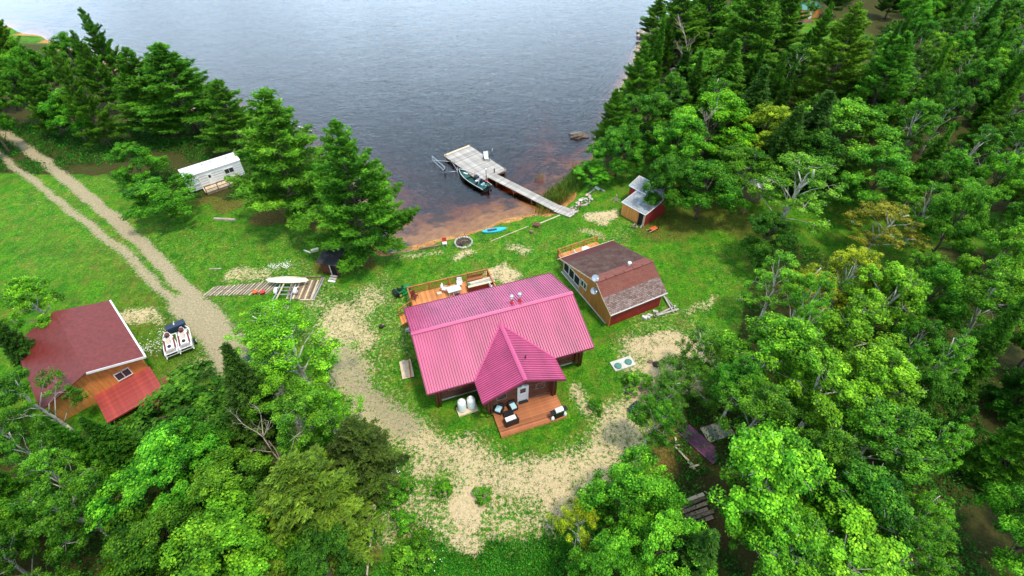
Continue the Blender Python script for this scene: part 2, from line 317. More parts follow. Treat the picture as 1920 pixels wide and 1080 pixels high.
dry = mx(st([(590, 590), (720, 560), (740, 640)], 3.4, 2.5, .62), st([(800, 480), (1000, 450), (1060, 440)], 2.2, 2.5, .42), st([(440, 530), (560, 500), (620, 560)], 1.6, 2, .6),
         st([(920, 480), (800, 470)], 2, 2.5, .48), st([(1180, 640), (1280, 600), (1300, 660)], 2.6, 2.5, .62), st([(1135, 640), (1130, 720)], .8, 2, .45),
         st([(690, 690), (800, 850), (900, 895), (1060, 885), (1150, 800)], 2.4, 2.2, .60), st([(860, 900), (1000, 980)], 2.6, 2.5, .62), st([(780, 960), (860, 1000), (960, 1060)], 2.2, 2.2, .56), st([(1130, 470), (1180, 430)], 2, 2, .55),
         st([(340, 700), (430, 660)], 2.6, 2.5, .6), st([(880, 1000), (1000, 1050)], 2, 2, .45), st([(740, 600), (720, 520)], 1.6, 2, .6))
duff = mx(st([(170, 470), (245, 540), (330, 640), (420, 720)], 2.2, 2.6, .58), st([(60, 420), (170, 520)], 2.0, 2.5, .5), st([(260, 560), (330, 690)], 2.4, 2, .62), st([(620, 500), (680, 490)], 1.8, 1.5, .85), st([(500, 405), (620, 420)], 1.8, 1.6, .9), st([(430, 385), (380, 375)], 1.6, 1.5, .8),
          st([(1240, 430), (1330, 400), (1400, 420)], 3.2, 2.5, .72), st([(1300, 830), (1340, 870), (1380, 800)], 3.2, 2, .85), st([(1270, 880), (1330, 960)], 3, 2, .9),
          st([(640, 940), (690, 1000), (680, 1080)], 1.8, 1.5, .75), st([(1400, 470), (1380, 560)], 1.2, 2.5, .5), st([(860, 1010), (780, 1000)], 1.6, 2, .5),
          st([(1260, 615), (1290, 600)], .7, 1.2, .6), st([(960, 1030), (1040, 1000)], 1.0, 2, .5),
          st([(1510, 100), (1540, 150)], 4, 3, .3))
forest_px = [[(1430, 380), (1500, 420), (1430, 480), (1400, 600), (1340, 700), (1400, 760), (1300, 760), (1240, 900), (1130, 930), (1050, 1080), (1050, 1400), (2400, 1400), (2400, 480), (1750, 470)],
             [(1130, 330), (1200, 300), (1260, 360), (1420, 360), (1500, 380), (2400, 420), (2200, -100), (1300, -60), (1180, 120)],
             [(690, 920), (700, 1080), (700, 1500), (-400, 1500), (-300, 820), (330, 800), (480, 760), (640, 860)],
             [(-600, 300), (180, 330), (330, 370), (600, 380), (560, 290), (240, 100), (-700, 0)]]
fmask = np.zeros(len(GP))
for pl in forest_px: fmask = np.maximum(fmask, inside(QP, np.array([at(x, y) for x, y in pl])).astype(float))
dry = np.maximum(dry, np.clip(vnoise(GP, .10, 41) * 1.5 - .62, 0, .48) * (fmask < .5))
duff = np.maximum(duff, fmask * .78 * (1 - st([(1560, 420), (1640, 440), (1620, 400)], 6, 3)) * (1 - st([(1540, 85), (1550, 60)], 7, 4)))
fmask = fmask * (1 - st([(1560, 420), (1640, 440), (1620, 400)], 6, 3)) * (1 - st([(1540, 85), (1550, 60)], 8, 4)); dry = np.maximum(dry, st([(1530, 90), (1560, 70)], 6, 4, .5))
beach = np.where(GD < 2.2, 1.0, 0) * smooth(GD + (vnoise(GP, .8, 9) - .5) * 1.4, 1.5, .7)
right_shore = ((GP[:, 0] > 9) & (GP[:, 1] > 57)) | (GP[:, 0] < -19); beach = np.where(right_shore & (GD > 0), beach * .35, beach)

def grid_objects():
    nx, ny = len(xs), len(ys); idx = np.arange(nx * ny).reshape(ny, nx)
    F = np.stack([idx[:-1, :-1], idx[:-1, 1:], idx[1:, 1:], idx[1:, :-1]], -1).reshape(-1, 4)
    fz = lambda a: a[F].mean(1); g, d = fz(gravel), fz(GD)
    # the drive, the beach and the lake bed are cut out of the same terrain sheet
    cls = np.where(d < 0, 2, np.where((fz(beach) > .5) & (d < 2), 1, np.where(g > .6, 3, 0)))
    gm = ground_material(); out = []
    for k, nm in ((0, 'ground'), (1, 'beach'), (2, 'lake_bed'), (3, 'gravel_driveway')):
        f = F[cls == k]; u, inv = np.unique(f.ravel(), return_inverse=True); f = inv.reshape(-1, 4)
        me = bpy.data.meshes.new(nm); me.vertices.add(len(u)); me.vertices.foreach_set('co', np.column_stack([GP[u], GZ[u]]).ravel())
        me.loops.add(len(f) * 4); me.loops.foreach_set('vertex_index', f.ravel()); me.polygons.add(len(f))
        me.polygons.foreach_set('loop_start', np.arange(len(f)) * 4); me.polygons.foreach_set('use_smooth', np.ones(len(f), bool)); me.update(calc_edges=True)
        for nm2, arr in (('gravel', gravel), ('sand', sand), ('dry', dry), ('duff', duff), ('beach', beach), ('wood', fmask)):
            a = me.attributes.new(nm2, 'FLOAT', 'POINT'); a.data.foreach_set('value', arr[u].astype(np.float32))
        me.materials.append(gm); o = link(bpy.data.objects.new(nm, me)); tag(o, kind='structure')
def ground_material():
    m = bpy.data.materials.new('yard_ground'); m.use_nodes = True; t = m.node_tree; b = t.nodes['Principled BSDF']; b.inputs['Roughness'].default_value = .95; b.inputs['Specular IOR Level'].default_value = .15
    nn = lambda ty: t.nodes.new(ty); lk = t.links.new
    geo = nn('ShaderNodeNewGeometry')
    def noise(sc, det=4, ro=.6, st_=None):
        n = nn('ShaderNodeTexNoise'); n.inputs['Scale'].default_value = sc; n.inputs['Detail'].default_value = det; n.inputs['Roughness'].default_value = ro
        if st_:
            mp = nn('ShaderNodeMapping'); mp.inputs['Scale'].default_value = st_; lk(geo.outputs['Position'], mp.inputs[0]); lk(mp.outputs[0], n.inputs['Vector'])
        else: lk(geo.outputs['Position'], n.inputs['Vector'])
        return n.outputs['Fac']
    def math_(op, a, b_=None, c=None):
        n = nn('ShaderNodeMath'); n.operation = op
        for i, v in enumerate((a, b_, c)):
            if v is None: continue
            if isinstance(v, (int, float)): n.inputs[i].default_value = v
            else: lk(v, n.inputs[i])
        return n.outputs[0]
    def ramp(f, stops):
        r = nn('ShaderNodeValToRGB'); lk(f, r.inputs[0]); e = r.color_ramp.elements
        while len(e) < len(stops): e.new(.5)
        for i, (p, c) in enumerate(stops): e[i].position = p; e[i].color = (*c, 1)
        return r.outputs[0]
    def mixc(f, a, b_):
        n = nn('ShaderNodeMixRGB'); lk(f, n.inputs[0]); lk(a, n.inputs[1]); lk(b_, n.inputs[2]); return n.outputs[0]
    def attr(nm): n = nn('ShaderNodeAttribute'); n.attribute_name = nm; return n.outputs['Fac']
    def thr(mask, nz, k, a=.42, wd=.16):
        v = math_('MULTIPLY_ADD', math_('SUBTRACT', nz, .5), k, mask); r = nn('ShaderNodeMapRange'); r.interpolation_type = 'SMOOTHSTEP'
        lk(v, r.inputs[0]); r.inputs[1].default_value = a; r.inputs[2].default_value = a + wd; return r.outputs[0]
    big = noise(.16, 4); mid = noise(.9, 5, .7); fine = noise(5, 5, .8); grain = noise(22, 3, .8); spk = noise(3.2, 6, .85); streak = noise(1.4, 5, .7, (1, .45, 1))
    # lawn
    gcol = ramp(mid, [(.28, (.025, .11, .005)), (.42, (.045, .20, .006)), (.56, (.10, .28, .008)), (.72, (.25, .34, .025))])
    gcol2 = ramp(streak, [(.3, (.030, .14, .005)), (.52, (.065, .24, .008)), (.70, (.20, .29, .02))])
    g = mixc(ramp(big, [(.4, (0, 0, 0)), (.6, (1, 1, 1))]), gcol, gcol2)
    dk = ramp(fine, [(.3, (.22, .25, .25)), (.48, (.8, .85, .85)), (.66, (1.6, 1.5, 1.4))])
    mu = nn('ShaderNodeMixRGB'); mu.blend_type = 'MULTIPLY'; mu.inputs[0].default_value = 1; lk(g, mu.inputs[1]); lk(dk, mu.inputs[2]); g = mu.outputs[0]
    br_ = noise(.55, 5, .7); gg = nn('ShaderNodeMapRange'); lk(br_, gg.inputs[0]); gg.inputs[1].default_value = .48; gg.inputs[2].default_value = .70; gg.inputs[4].default_value = .8
    tanc = ramp(spk, [(.35, (.06, .10, .010)), (.55, (.22, .19, .03)), (.7, (.34, .27, .07))]); g = mixc(gg.outputs[0], g, tanc); dkp = nn('ShaderNodeMapRange'); lk(noise(.37, 5, .75), dkp.inputs[0]); dkp.inputs[1].default_value = .50; dkp.inputs[2].default_value = .66; dkp.inputs[4].default_value = .7; g = mixc(dkp.outputs[0], g, ramp(fine, [(.35, (.012, .055, .004)), (.6, (.03, .15, .006))]))
    straw = ramp(grain, [(.3, (.36, .33, .10)), (.5, (.60, .54, .24)), (.7, (.80, .74, .42))])
    base_dry = math_('MAXIMUM', attr('dry'), math_('MULTIPLY', math_('GREATER_THAN', big, .52), .14))
    g = mixc(math_('MULTIPLY', thr(base_dry, spk, 2.6, .62, .3), .75), g, straw)
    duffc = ramp(fine, [(.28, (.04, .022, .010)), (.48, (.13, .065, .022)), (.60, (.24, .13, .04)), (.72, (.12, .20, .02))])
    g = mixc(math_('MULTIPLY', thr(attr('duff'), spk, 1.5, .45, .5), .9), g, duffc)
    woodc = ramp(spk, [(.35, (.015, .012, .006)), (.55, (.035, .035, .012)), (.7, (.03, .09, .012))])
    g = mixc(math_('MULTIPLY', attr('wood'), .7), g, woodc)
    gr3 = math_('MULTIPLY_ADD', fine, .5, math_('MULTIPLY', grain, .5)); sandc = ramp(gr3, [(.32, (.26, .18, .08)), (.44, (.54, .40, .21)), (.56, (.70, .55, .33)), (.68, (.86, .73, .52))])
    g = mixc(thr(attr('sand'), spk, 3.0, .42, .26), g, sandc)
    gr2 = math_('MULTIPLY_ADD', fine, .55, math_('MULTIPLY', grain, .45)); gravc = ramp(gr2, [(.32, (.15, .115, .06)), (.46, (.33, .27, .16)), (.56, (.47, .39, .235)), (.68, (.68, .59, .42))])
    g = mixc(thr(attr('gravel'), spk, 2.4, .40, .24), g, gravc)
    beachc = ramp(mid, [(.3, (.34, .14, .04)), (.5, (.52, .25, .075)), (.7, (.66, .38, .15))])
    bedw = ramp(noise(.30, 4, .6), [(.46, (1, 1, 1)), (.60, (.22, .2, .2))])
    mu = nn('ShaderNodeMixRGB'); mu.blend_type = 'MULTIPLY'; mu.inputs[0].default_value = 1; lk(beachc, mu.inputs[1]); lk(bedw, mu.inputs[2])
    sepz = nn('ShaderNodeSeparateXYZ'); lk(geo.outputs['Position'], sepz.inputs[0])
    wet = math_('LESS_THAN', sepz.outputs['Z'], -.98); wetm = nn('ShaderNodeMixRGB'); lk(wet, wetm.inputs[0]); lk(beachc, wetm.inputs[1]); lk(mu.outputs[0], wetm.inputs[2])
    g = mixc(thr(attr('beach'), spk, .8, .45, .2), g, wetm.outputs[0])
    lk(g, b.inputs['Base Color'])
    bp = nn('ShaderNodeBump'); bp.inputs['Strength'].default_value = .9; bp.inputs['Distance'].default_value = .12; lk(math_('ADD', fine, math_('MULTIPLY', grain, .5)), bp.inputs['Height']); lk(bp.outputs[0], b.inputs['Normal'])
    return m
grid_objects()

def lake():
    m = bpy.data.materials.new('lake_water'); m.use_nodes = True; t = m.node_tree; t.nodes.clear(); nn = t.nodes.new; lk = t.links.new
    geo = nn('ShaderNodeNewGeometry')
    def wave(sc, rot, stx, det=3, dist=.6):
        mp = nn('ShaderNodeMapping'); mp.inputs['Rotation'].default_value = (0, 0, R(rot)); mp.inputs['Scale'].default_value = (1, stx, 1)
        lk(geo.outputs['Position'], mp.inputs[0]); n = nn('ShaderNodeTexNoise'); n.inputs['Scale'].default_value = sc; n.inputs['Detail'].default_value = det; n.inputs['Distortion'].default_value = dist
        lk(mp.outputs[0], n.inputs['Vector']); return n.outputs['Fac']
    def mul(a, k): n = nn('ShaderNodeMath'); n.operation = 'MULTIPLY'; lk(a, n.inputs[0]); n.inputs[1].default_value = k; return n.outputs[0]
    def add(a, b): n = nn('ShaderNodeMath'); n.operation = 'ADD'; lk(a, n.inputs[0]); lk(b, n.inputs[1]); return n.outputs[0]
    h = add(add(mul(wave(.75, 18, 2.6), .55), mul(wave(2.4, -12, 2.2, 4), .42)), mul(wave(.16, 35, 1.6), .8))
    bp = nn('ShaderNodeBump'); bp.inputs['Strength'].default_value = 1; bp.inputs['Distance'].default_value = .06; lk(h, bp.inputs['Height'])
    fr = nn('ShaderNodeFresnel'); fr.inputs['IOR'].default_value = 1.9; lk(bp.outputs[0], fr.inputs['Normal'])
    gl = nn('ShaderNodeBsdfGlossy'); gl.inputs['Roughness'].default_value = .08; lk(bp.outputs[0], gl.inputs['Normal'])
    tr = nn('ShaderNodeBsdfTransparent'); mxs = nn('ShaderNodeMixShader'); lk(fr.outputs[0], mxs.inputs[0]); lk(tr.outputs[0], mxs.inputs[1]); lk(gl.outputs[0], mxs.inputs[2])
    va = nn('ShaderNodeVolumeAbsorption'); va.inputs['Color'].default_value = (.70, .46, .04, 1); va.inputs['Density'].default_value = .95
    o = nn('ShaderNodeOutputMaterial'); lk(mxs.outputs[0], o.inputs['Surface']); lk(va.outputs[0], o.inputs['Volume'])
    b = MB(); b.box((0, 950, WATER_Z - 10), (2900, 2960, 20)); ob = b.build('lake_water', m); tag(ob, kind='structure')
lake()

def surf_z(x, y): return float(height(np.array([[x, y]]))[0])
def G(px, py, z=0.0): x, y = at(px, py, z); return (x, y, surf_z(x, y))
def raster(px, py, z): x, y = at(px, py, z); return Vector((x, y, z))

# ------------------------------------------------------------------ ribbed metal sheet used on both roofs of the log house
def rib_sheet(P0, P1, along, down, ext0, ext1, top0=0.0, top1=0.0, ribs=4, name='roof_panel', mat_=None, parent=None):
    """one metal sheet: lateral edge from P0 to P1 on the ridge side, running 'down'; ext0/ext1 lengths at both edges"""
    P0, P1 = Vector(P0), Vector(P1); wv = P1 - P0; W = wv.length; wv.normalize(); dn = Vector(down).normalized()
    nrm = wv.cross(dn).normalized()
    if nrm.z < 0: nrm = -nrm
    prof = []
    sp = W / ribs
    for i in range(ribs):
        u = i * sp
        prof += [(u + .002, -.085), (u + .040, -.085), (u + .044, .04), (u + .085, .04), (u + .10, 0), (u + sp - .002, 0)]
    vs = []
    for u, h in prof:
        t = u / W; a = lerp(top0, top1, t); e = lerp(ext0, ext1, t)
        vs.append(P0 + wv * u + nrm * h + dn * a); vs.append(P0 + wv * u + nrm * h + dn * e)
    n = len(prof); fs = [(2 * i, 2 * i + 1, 2 * i + 3, 2 * i + 2) for i in range(n - 1)]
    b = MB(); b.add(vs, fs); k = len(b.v)
    # underside
    u0, u1 = P0 - nrm * .10, P1 - nrm * .10
    b.add([u0 + dn * top0, u0 + dn * ext0, u1 + dn * ext1, u1 + dn * top1], [(0, 1, 2, 3)])
    b.add([vs[0], u0 + dn * top0, u0 + dn * ext0, vs[1]], [(0, 1, 2, 3)]); b.add([vs[-2], vs[-1], u1 + dn * ext1, u1 + dn * top1], [(0, 1, 2, 3)])
    return b.build(name, mat_ or M['roof_metal'], parent)
LOGM = MB().cyl((-.5, 0, 0), (.5, 0, 0), .14, n=10).mesh('log', M['log'])
def log(parent, a, b, r=.14):
    a, b = Vector(a), Vector(b); d = b - a; o = inst('log', LOGM, parent, (a + b) / 2, (0, 0, math.atan2(d.y, d.x)), (d.length, r / .14, r / .14)); return o
def window(parent, c, wd, ht, rz, frame=.07, mf=None, panes=2, glass=None, depth=.08):
    """window in a vertical wall; local x along the wall, outward is -y"""
    m_ = Matrix.Translation(c) @ Matrix.Rotation(rz, 4, 'Z'); b = MB()
    for x in (-wd / 2, wd / 2): b.box(m_ @ Vector((x, -.02, 0)), (frame, depth, ht + frame), rz)
    for z in (-ht / 2, ht / 2): b.box(m_ @ Vector((0, -.022, z)), (wd - frame, depth, frame), rz)
    for i in range(1, panes): b.box(m_ @ Vector((-wd / 2 + wd * i / panes, -.018, 0)), (frame * .7, depth, ht - frame), rz)
    f = b.build('window', mf or M['white'], parent)
    for i in range(panes):
        MB().box(m_ @ Vector((-wd / 2 + wd * (i + .5) / panes, .0, 0)), (wd / panes - frame * .8, .02, ht - frame), rz).build('pane', glass or M['glass'], f)
    return f

# ------------------------------------------------------------------ log house
def log_house():
    H = thing('log_house', 'large log house with a magenta ribbed metal roof and a front gable', 'house', (-1.57, 32.1, 0), R(19.26))
    L, wf, ze, zr = 15.5, 5.27, 3.49, 5.51; tz = (zr - ze) / wf
    gx, wg, pf, zg = .15, 3.73, 2.44, 5.06; tg = (zg - ze) / wg
    MB().box((0, 0, .05), (13.0, 7.9, .5)).build('foundation', M['concrete'], H)
    xw, yw = 6.65, 3.95
    # logs of the main box
    n = 12; r = .135; z0 = .32
    for k in range(n):
        z = z0 + r + k * r * 1.93; e = .42 if k % 2 == 0 else .34
        for sy in (-1, 1):
            if sy == -1 and z < 3.4:   # front wall is open behind the cross wing
                log(H, (-xw - e, -yw, z), (gx - 3.05, -yw, z), r); log(H, (gx + 3.05, -yw, z), (xw + e, -yw, z), r)
            else: log(H, (-xw - e, sy * yw, z), (xw + e, sy * yw, z), r)
        for sx in (-1, 1): log(H, (sx * xw, -yw - .4, z + r * .9), (sx * xw, yw + .4, z + r * .9), r)
    for k in range(n, n + 8):
        z = z0 + r + k * r * 1.93; hw = (zr - .12 - z - r) / tz
        if hw > .3:
            for sx in (-1, 1): log(H, (sx * xw, -min(hw, yw), z), (sx * xw, min(hw, yw), z), r)
    # cross wing walls
    yq = -6.40; xg = 3.0
    for k in range(n + 6):
        z = z0 + r + k * r * 1.93; hw = min(xg + .35, (zg - .12 - z - r) / tg)
        if hw < .35: continue
        if k < 9: log(H, (gx - hw, yq, z), (-.12, yq, z), r); log(H, (.92, yq, z), (gx + hw, yq, z), r)
        else: log(H, (gx - hw, yq, z), (gx + hw, yq, z), r)
        if k < n:
            for sx in (-1, 1): log(H, (gx + sx * xg, yq - .35, z + r * .9), (gx + sx * xg, -yw + .2, z + r * .9), r)
    MB().box((gx, -5.2, .13), (6.2, 2.5, .34)).build('foundation', M['concrete'], H)
    # bunched log corner posts
    for x, y in ((-xw - .3, -yw - .55), (xw + .25, -yw - .5), (gx - xg - .05, yq - .5), (gx + xg + .05, yq - .5)):
        b = MB()
        for i, (a, c) in enumerate(((0, 0), (.24, .05), (.1, .22))): b.cyl((x + a, y + c, .02), (x + a, y + c, 3.42), .11, .10, 8)
        b.build('corner_post', M['log'], H)
    # door
    d = MB().box((.40, yq - .10, 1.33), (.80, .07, 2.04)).build('door', M['white'], H, 'white front door with a square window')
    b = MB(); 
    for x in (-.06, .86): b.box((x, yq - .11, 1.36), (.11, .16, 2.16))
    b.box((.40, yq - .112, 2.47), (1.02, .16, .10)); b.build('door_frame', M['white'], d)
    MB().box((.40, yq - .142, 1.86), (.52, .02, .62)).build('pane', M['glass'], d); MB().blob((.10, yq - .17, 1.25), (.07, .07, .07), 1, rough=.02).build('handle', M['steel'], d)
    b = MB().box((.40, yq - .14, 2.66), (.22, .16, .12)); b.build('porch_light', M['white'], H)
    MB().box((.4, yq - .26, .33), (.9, .34, .05)).build('door_mat', M['black'], H)
    for x in (-1.6, 2.05): window(H, (x, yq - .11, 1.95), .85, .8, 0, mf=M['old_wood'], panes=1)
    for x in (-5.2, 5.0): window(H, (x, -yw - .11, 1.9), 1.1, .9, 0, mf=M['old_wood'])
    for x in (-4.6, -1.5, 1.6): window(H, (x, yw + .11, 1.9), 1.5, 1.4, math.pi, mf=M['old_wood'])
    for y in (-1.5, 1.5): window(H, (xw + .11, y, 1.9), 1.1, 1.0, math.pi / 2, mf=M['old_wood']); window(H, (-xw - .11, y, 1.9), 1.1, 1.0, -math.pi / 2, mf=M['old_wood'])
    # roof sheets
    np_ = 17; W = L / np_; nrm = math.hypot(1, tz); Ls = wf * nrm
    for i in range(np_):
        x0 = -L / 2 + i * W; x1 = x0 + W
        for sy in (-1, 1):
            rib_sheet((x0, 0, zr), (x1, 0, zr), None, (0, sy, -tz), Ls, Ls, .03, .03, parent=H)
    yF = -5.27 - pf; nrg = math.hypot(1, tg); yS = -(zr - zg) / tz
    m_ = 8; Wg = (yS - yF) / m_
    def ext(y):
        if y <= -wf: return wg
        zm_ = zr - tz * abs(y); return max(0, (zg - zm_) / tg)
    for i in range(m_):
        y0 = yF + i * Wg; y1 = y0 + Wg
        for sx in (-1, 1):
            e0, e1 = ext(y0) * nrg, ext(y1) * nrg
            if y0 < -wf < y1:   # the sheet that crosses the eave line: split in two
                for a, c in ((y0, -wf), (-wf, y1)):
                    rib_sheet((gx, a, zg + .03), (gx, c, zg + .03), None, (sx, 0, -tg), ext(a) * nrg + .06, ext(c) * nrg + .06, .03, .03, ribs=max(1, round(4 * (c - a) / Wg)), parent=H)
            else: rib_sheet((gx, y0, zg + .03), (gx, y1, zg + .03), None, (sx, 0, -tg), e0 + .06, e1 + .06, .03, .03, parent=H)
    # ridge caps, valley flashing and rake trim
    for sy in (-1, 1):
        b = MB(); b.poly([(-L / 2 - .04, 0, zr + .12), (L / 2 + .04, 0, zr + .12), (L / 2 + .04, sy * .20, zr + .12 - .20 * tz), (-L / 2 - .04, sy * .20, zr + .12 - .20 * tz)], (0, 0, -.03)); b.build('ridge_cap', M['ridge_metal'], H)
    for sx in (-1, 1):
        b = MB(); b.poly([(gx, yF - .04, zg + .15), (gx, yS + .1, zg + .15), (gx + sx * .18, yS + .1, zg + .15 - .18 * tg), (gx + sx * .18, yF - .04, zg + .15 - .18 * tg)], (0, 0, -.03)); b.build('ridge_cap', M['ridge_metal'], H)
        v0 = Vector((gx, yS, zg + .06)); v1 = Vector((gx + sx * wg, -wf, ze + .075)); b = MB(); b.bar(v0, v1, .16, .03, up=(0, 0, 1)); b.build('valley_flashing', M['ridge_metal'], H)
        b = MB(); b.bar((gx, yF - .03, zg - .05), (gx + sx * (wg + .02), yF - .03, ze - .05), .035, .2); b.build('rake_trim', M['trim_metal'], H)
        b = MB(); b.bar((gx + sx * (wg + .02), yF, ze - .05), (gx + sx * (wg + .02), -wf - .05, ze - .05), .035, .16); b.build('fascia', M['trim_metal'], H)
        for sy in (-1, 1):
            b = MB(); b.bar((sx * (L / 2 + .025), 0, zr - .03), (sx * (L / 2 + .025), sy * (wf + .02), ze - .03), .035, .2); b.build('rake_trim', M['trim_metal'], H)
    b = MB(); b.box((0, wf + .03, ze - .05), (L, .035, .16)); b.build('fascia', M['trim_metal'], H)
    b = MB(); b.box(((-L / 2 + gx - wg) / 2, -wf - .03, ze - .05), (gx - wg + L / 2, .035, .16)); b.build('fascia', M['trim_metal'], H)
    b = MB(); b.box(((L / 2 + gx + wg) / 2, -wf - .03, ze - .05), (L / 2 - gx - wg, .035, .16)); b.build('fascia', M['trim_metal'], H)
    # flues
    for x in (1.98, 2.78):
        y = .95; zb = zr - tz * y
        c = MB().lathe([(.19, 0), (.19, .10), (.13, .34), (.12, .36)], (x, y, zb - .06), 14).build('flue_flashing', M['red'], H, 'red storm collar')
        c = MB().lathe([(.115, .3), (.115, .92)], (x, y, zb - .06), 14).build('flue', M['steel'], H, 'bright steel flue on the rear roof slope')
        MB().lathe([(.13, .92), (.2, .94), (.2, 1.06), (.05, 1.14)], (x, y, zb - .06), 14).build('flue_cap', M['steel'], c)
    yv, xv = -5.28, 1.05; zb = zg - tg * (xv - gx); MB().cyl((xv, yv, zb), (xv, yv, zb + .42), .055, n=10).build('vent_pipe', M['black'], H)
    # front deck
    D = 'deck_board'; y = -9.34; x0, x1 = -2.55, 3.55; k = 0; bm = MB().box((0, 0, 0), (x1 - x0, .135, .036)).mesh('deck_board', M['deck'])
    while y < -6.62: inst(D, bm, H, ((x0 + x1) / 2, y + .07, .26)); y += .142
    b = MB()
    for yy in (-9.33, -8.4, -7.5, -6.7): b.box(((x0 + x1) / 2, yy + .03, .13), (x1 - x0 - .04, .045, .2))
    for xx in (x0 + .03, x1 - .03): b.box((xx, -8.0, .13), (.045, 2.6, .2))
    b.build('deck_frame', M['deck_light'], H)
    # rear deck
    dx0, dx1, y0, y1, zd = -6.75, 2.2, 3.98, 9.75, .9; bw = .142
    bm = MB().box((0, 0, 0), (.134, y1 - y0 - .2, .036)).mesh('deck_board', M['deck_light']); x = dx0 + .07
    while x < dx1: inst(D, bm, H, (x, (y0 + y1) / 2, zd)); x += bw
    b = MB()
    for yy in (4.6, 6.3, 8, 9.7): b.box(((dx0 + dx1) / 2, yy, zd - .13), (dx1 - dx0, .05, .2))
    for xx in (dx0, dx1): b.box((xx, (y0 + y1) / 2, zd - .13), (.05, y1 - y0 - .1, .2))
    for xx in np.linspace(dx0 + .1, dx1 - .1, 4):
        for yy in (5, 7.4, 9.6): b.box((xx, yy, .35), (.14, .14, .82))
    b.build('deck_frame', M['old_wood'], H)
    rt = 1.02; bal = MB().box((0, 0, 0), (.045, .045, .82)).mesh('baluster', M['rail'])
    def rail(a, c, nb, post_at):
        a, c = Vector(a), Vector(c); rz = math.atan2((c - a).y, (c - a).x); Lr = (c - a).length
        rl = MB().bar(a + Vector((0, 0, rt)), c + Vector((0, 0, rt)), .14, .04).bar(a + Vector((0, 0, .12)), c + Vector((0, 0, .12)), .05, .08).bar(a + Vector((0, 0, rt - .07)), c + Vector((0, 0, rt - .07)), .045, .09).build('railing', M['rail'], H)
        for i in range(nb): p = a.lerp(c, (i + .5) / nb); inst('baluster', bal, rl, (p.x, p.y, zd + .55), (0, 0, rz))
        for t in post_at: p = a.lerp(c, t); MB().box((p.x, p.y, p.z + .55), (.13, .13, 1.16)).build('post', M['rail'], rl)
    rail((dx0, y1, zd), (dx1, y1, zd), 58, (0.003, .255, .5, .745, .997)); rail((dx0, y1 - .1, zd), (dx0, 8.0, zd), 12, (.98,)); rail((dx1, y1 - .1, zd), (dx1, 5.4, zd), 27, (.5, .98))
    # stairs on the left end of the rear deck
    stp = MB().box((0, 0, 0), (.29, 1.35, .045)).mesh('step', M['deck_light'])
    for i in range(5): inst('step', stp, H, (dx0 - .17 - i * .29, 6.95, zd - .17 * (i + 1) + .02))
    b = MB()
    for yy in (6.28, 7.62): b.bar((dx0, yy, zd - .12), (dx0 - 1.55, yy, .0), .05, .26)
    b.build('stringer', M['rail'], H); sr = MB().bar((dx0, 7.7, zd + rt), (dx0 - 1.55, 7.7, .98), .09, .05).build('stair_rail', M['rail'], H)
    for i, xx in enumerate(np.linspace(dx0 - .05, dx0 - 1.5, 6)):
        zz = lerp(zd, 0, i / 5); MB().box((xx, 7.7, zz + .48), (.05 if i < 5 else .11, .05 if i < 5 else .11, .98)).build('baluster', M['rail'], sr)
    return H
HOUSE = log_house(); HR = R(19.26)
def hl(x, y, z=0.0):
    c, s = math.cos(HR), math.sin(HR); return (-1.57 + x * c - y * s, 32.1 + x * s + y * c, z)

# ------------------------------------------------------------------ furniture on the two decks
def armchair(name, label, x, y, z, rz, wd=.72, cush=None, group=None):
    t = thing(name, label, 'chair' if wd < 1 else 'loveseat', hl(x, y, z), HR + rz, group); d = .74
    MB().box((0, 0, .22), (wd, d, .30)).build('base', M['black'], t)
    MB().box((0, d / 2 - .06, .56), (wd, .12, .42)).build('backrest', M['black'], t)
    for s in (-1, 1): MB().box((s * (wd / 2 - .05), -.03, .47), (.10, d - .14, .22)).build('armrest', M['black'], t)
    for s in (-1, 1):
        for q in (-1, 1): MB().box((s * (wd / 2 - .06), q * (d / 2 - .06), .035), (.05, .05, .07)).build('leg', M['black'], t)
    MB().box((0, -.06, .43), (wd - .22, d - .16, .13)).build('cushion', cush, t); return t
armchair('armchair', 'black wicker armchair with a pale blue cushion at the left edge of the front deck', -1.95, -6.85, .28, R(-42), .74, M['cushion_blue'], 'black armchairs on the front deck')
armchair('armchair', 'black wicker armchair with a pale blue cushion nearest the white front door', -.70, -6.98, .28, R(8), .72, M['cushion_blue'], 'black armchairs on the front deck')
armchair('loveseat', 'black wicker loveseat with a long white cushion on the front deck', -1.30, -8.28, .28, R(184), 1.2, M['cushion_white'])
t = thing('coffee_table', 'low black square coffee table between the armchairs and loveseat', 'table', hl(-1.30, -7.52, .28), HR)
MB().box((0, 0, .36), (.85, .56, .05)).build('tabletop', M['black'], t)
for a in (-1, 1):
    for c in (-1, 1): MB().box((a * .38, c * .24, .17), (.06, .06, .33)).build('leg', M['black'], t)
MB().box((0, 0, .12), (.7, .42, .03)).build('shelf', M['black'], t)
t = thing('gas_grill', 'black gas grill with a white lid at the right end of the front deck', 'grill', hl(2.85, -9.02, .28), HR + R(4))
MB().box((0, 0, .45), (.80, .50, .78)).build('cabinet', M['black'], t); MB().box((0, 0, .87), (.78, .5, .08)).build('firebox', M['black'], t)
b = MB(); pr = [(.25 * math.cos(a), .26 * math.sin(a)) for a in np.linspace(0, math.pi, 9)]
b.poly([(-.36, y, .91 + z) for y, z in pr], (.72, 0, 0)); b.build('lid', M['white_gloss'], t); MB().cyl((-.28, -.27, 1.02), (.28, -.27, 1.02), .02, n=8).build('handle', M['steel'], t)
for s in (-1, 1): MB().box((s * .60, 0, .84), (.38, .46, .04)).build('side_shelf', M['black'], t); MB().cyl((s * .3, .24, .07), (s * .34, .24, .07), .08, n=12).build('wheel', M['tyre'], t)
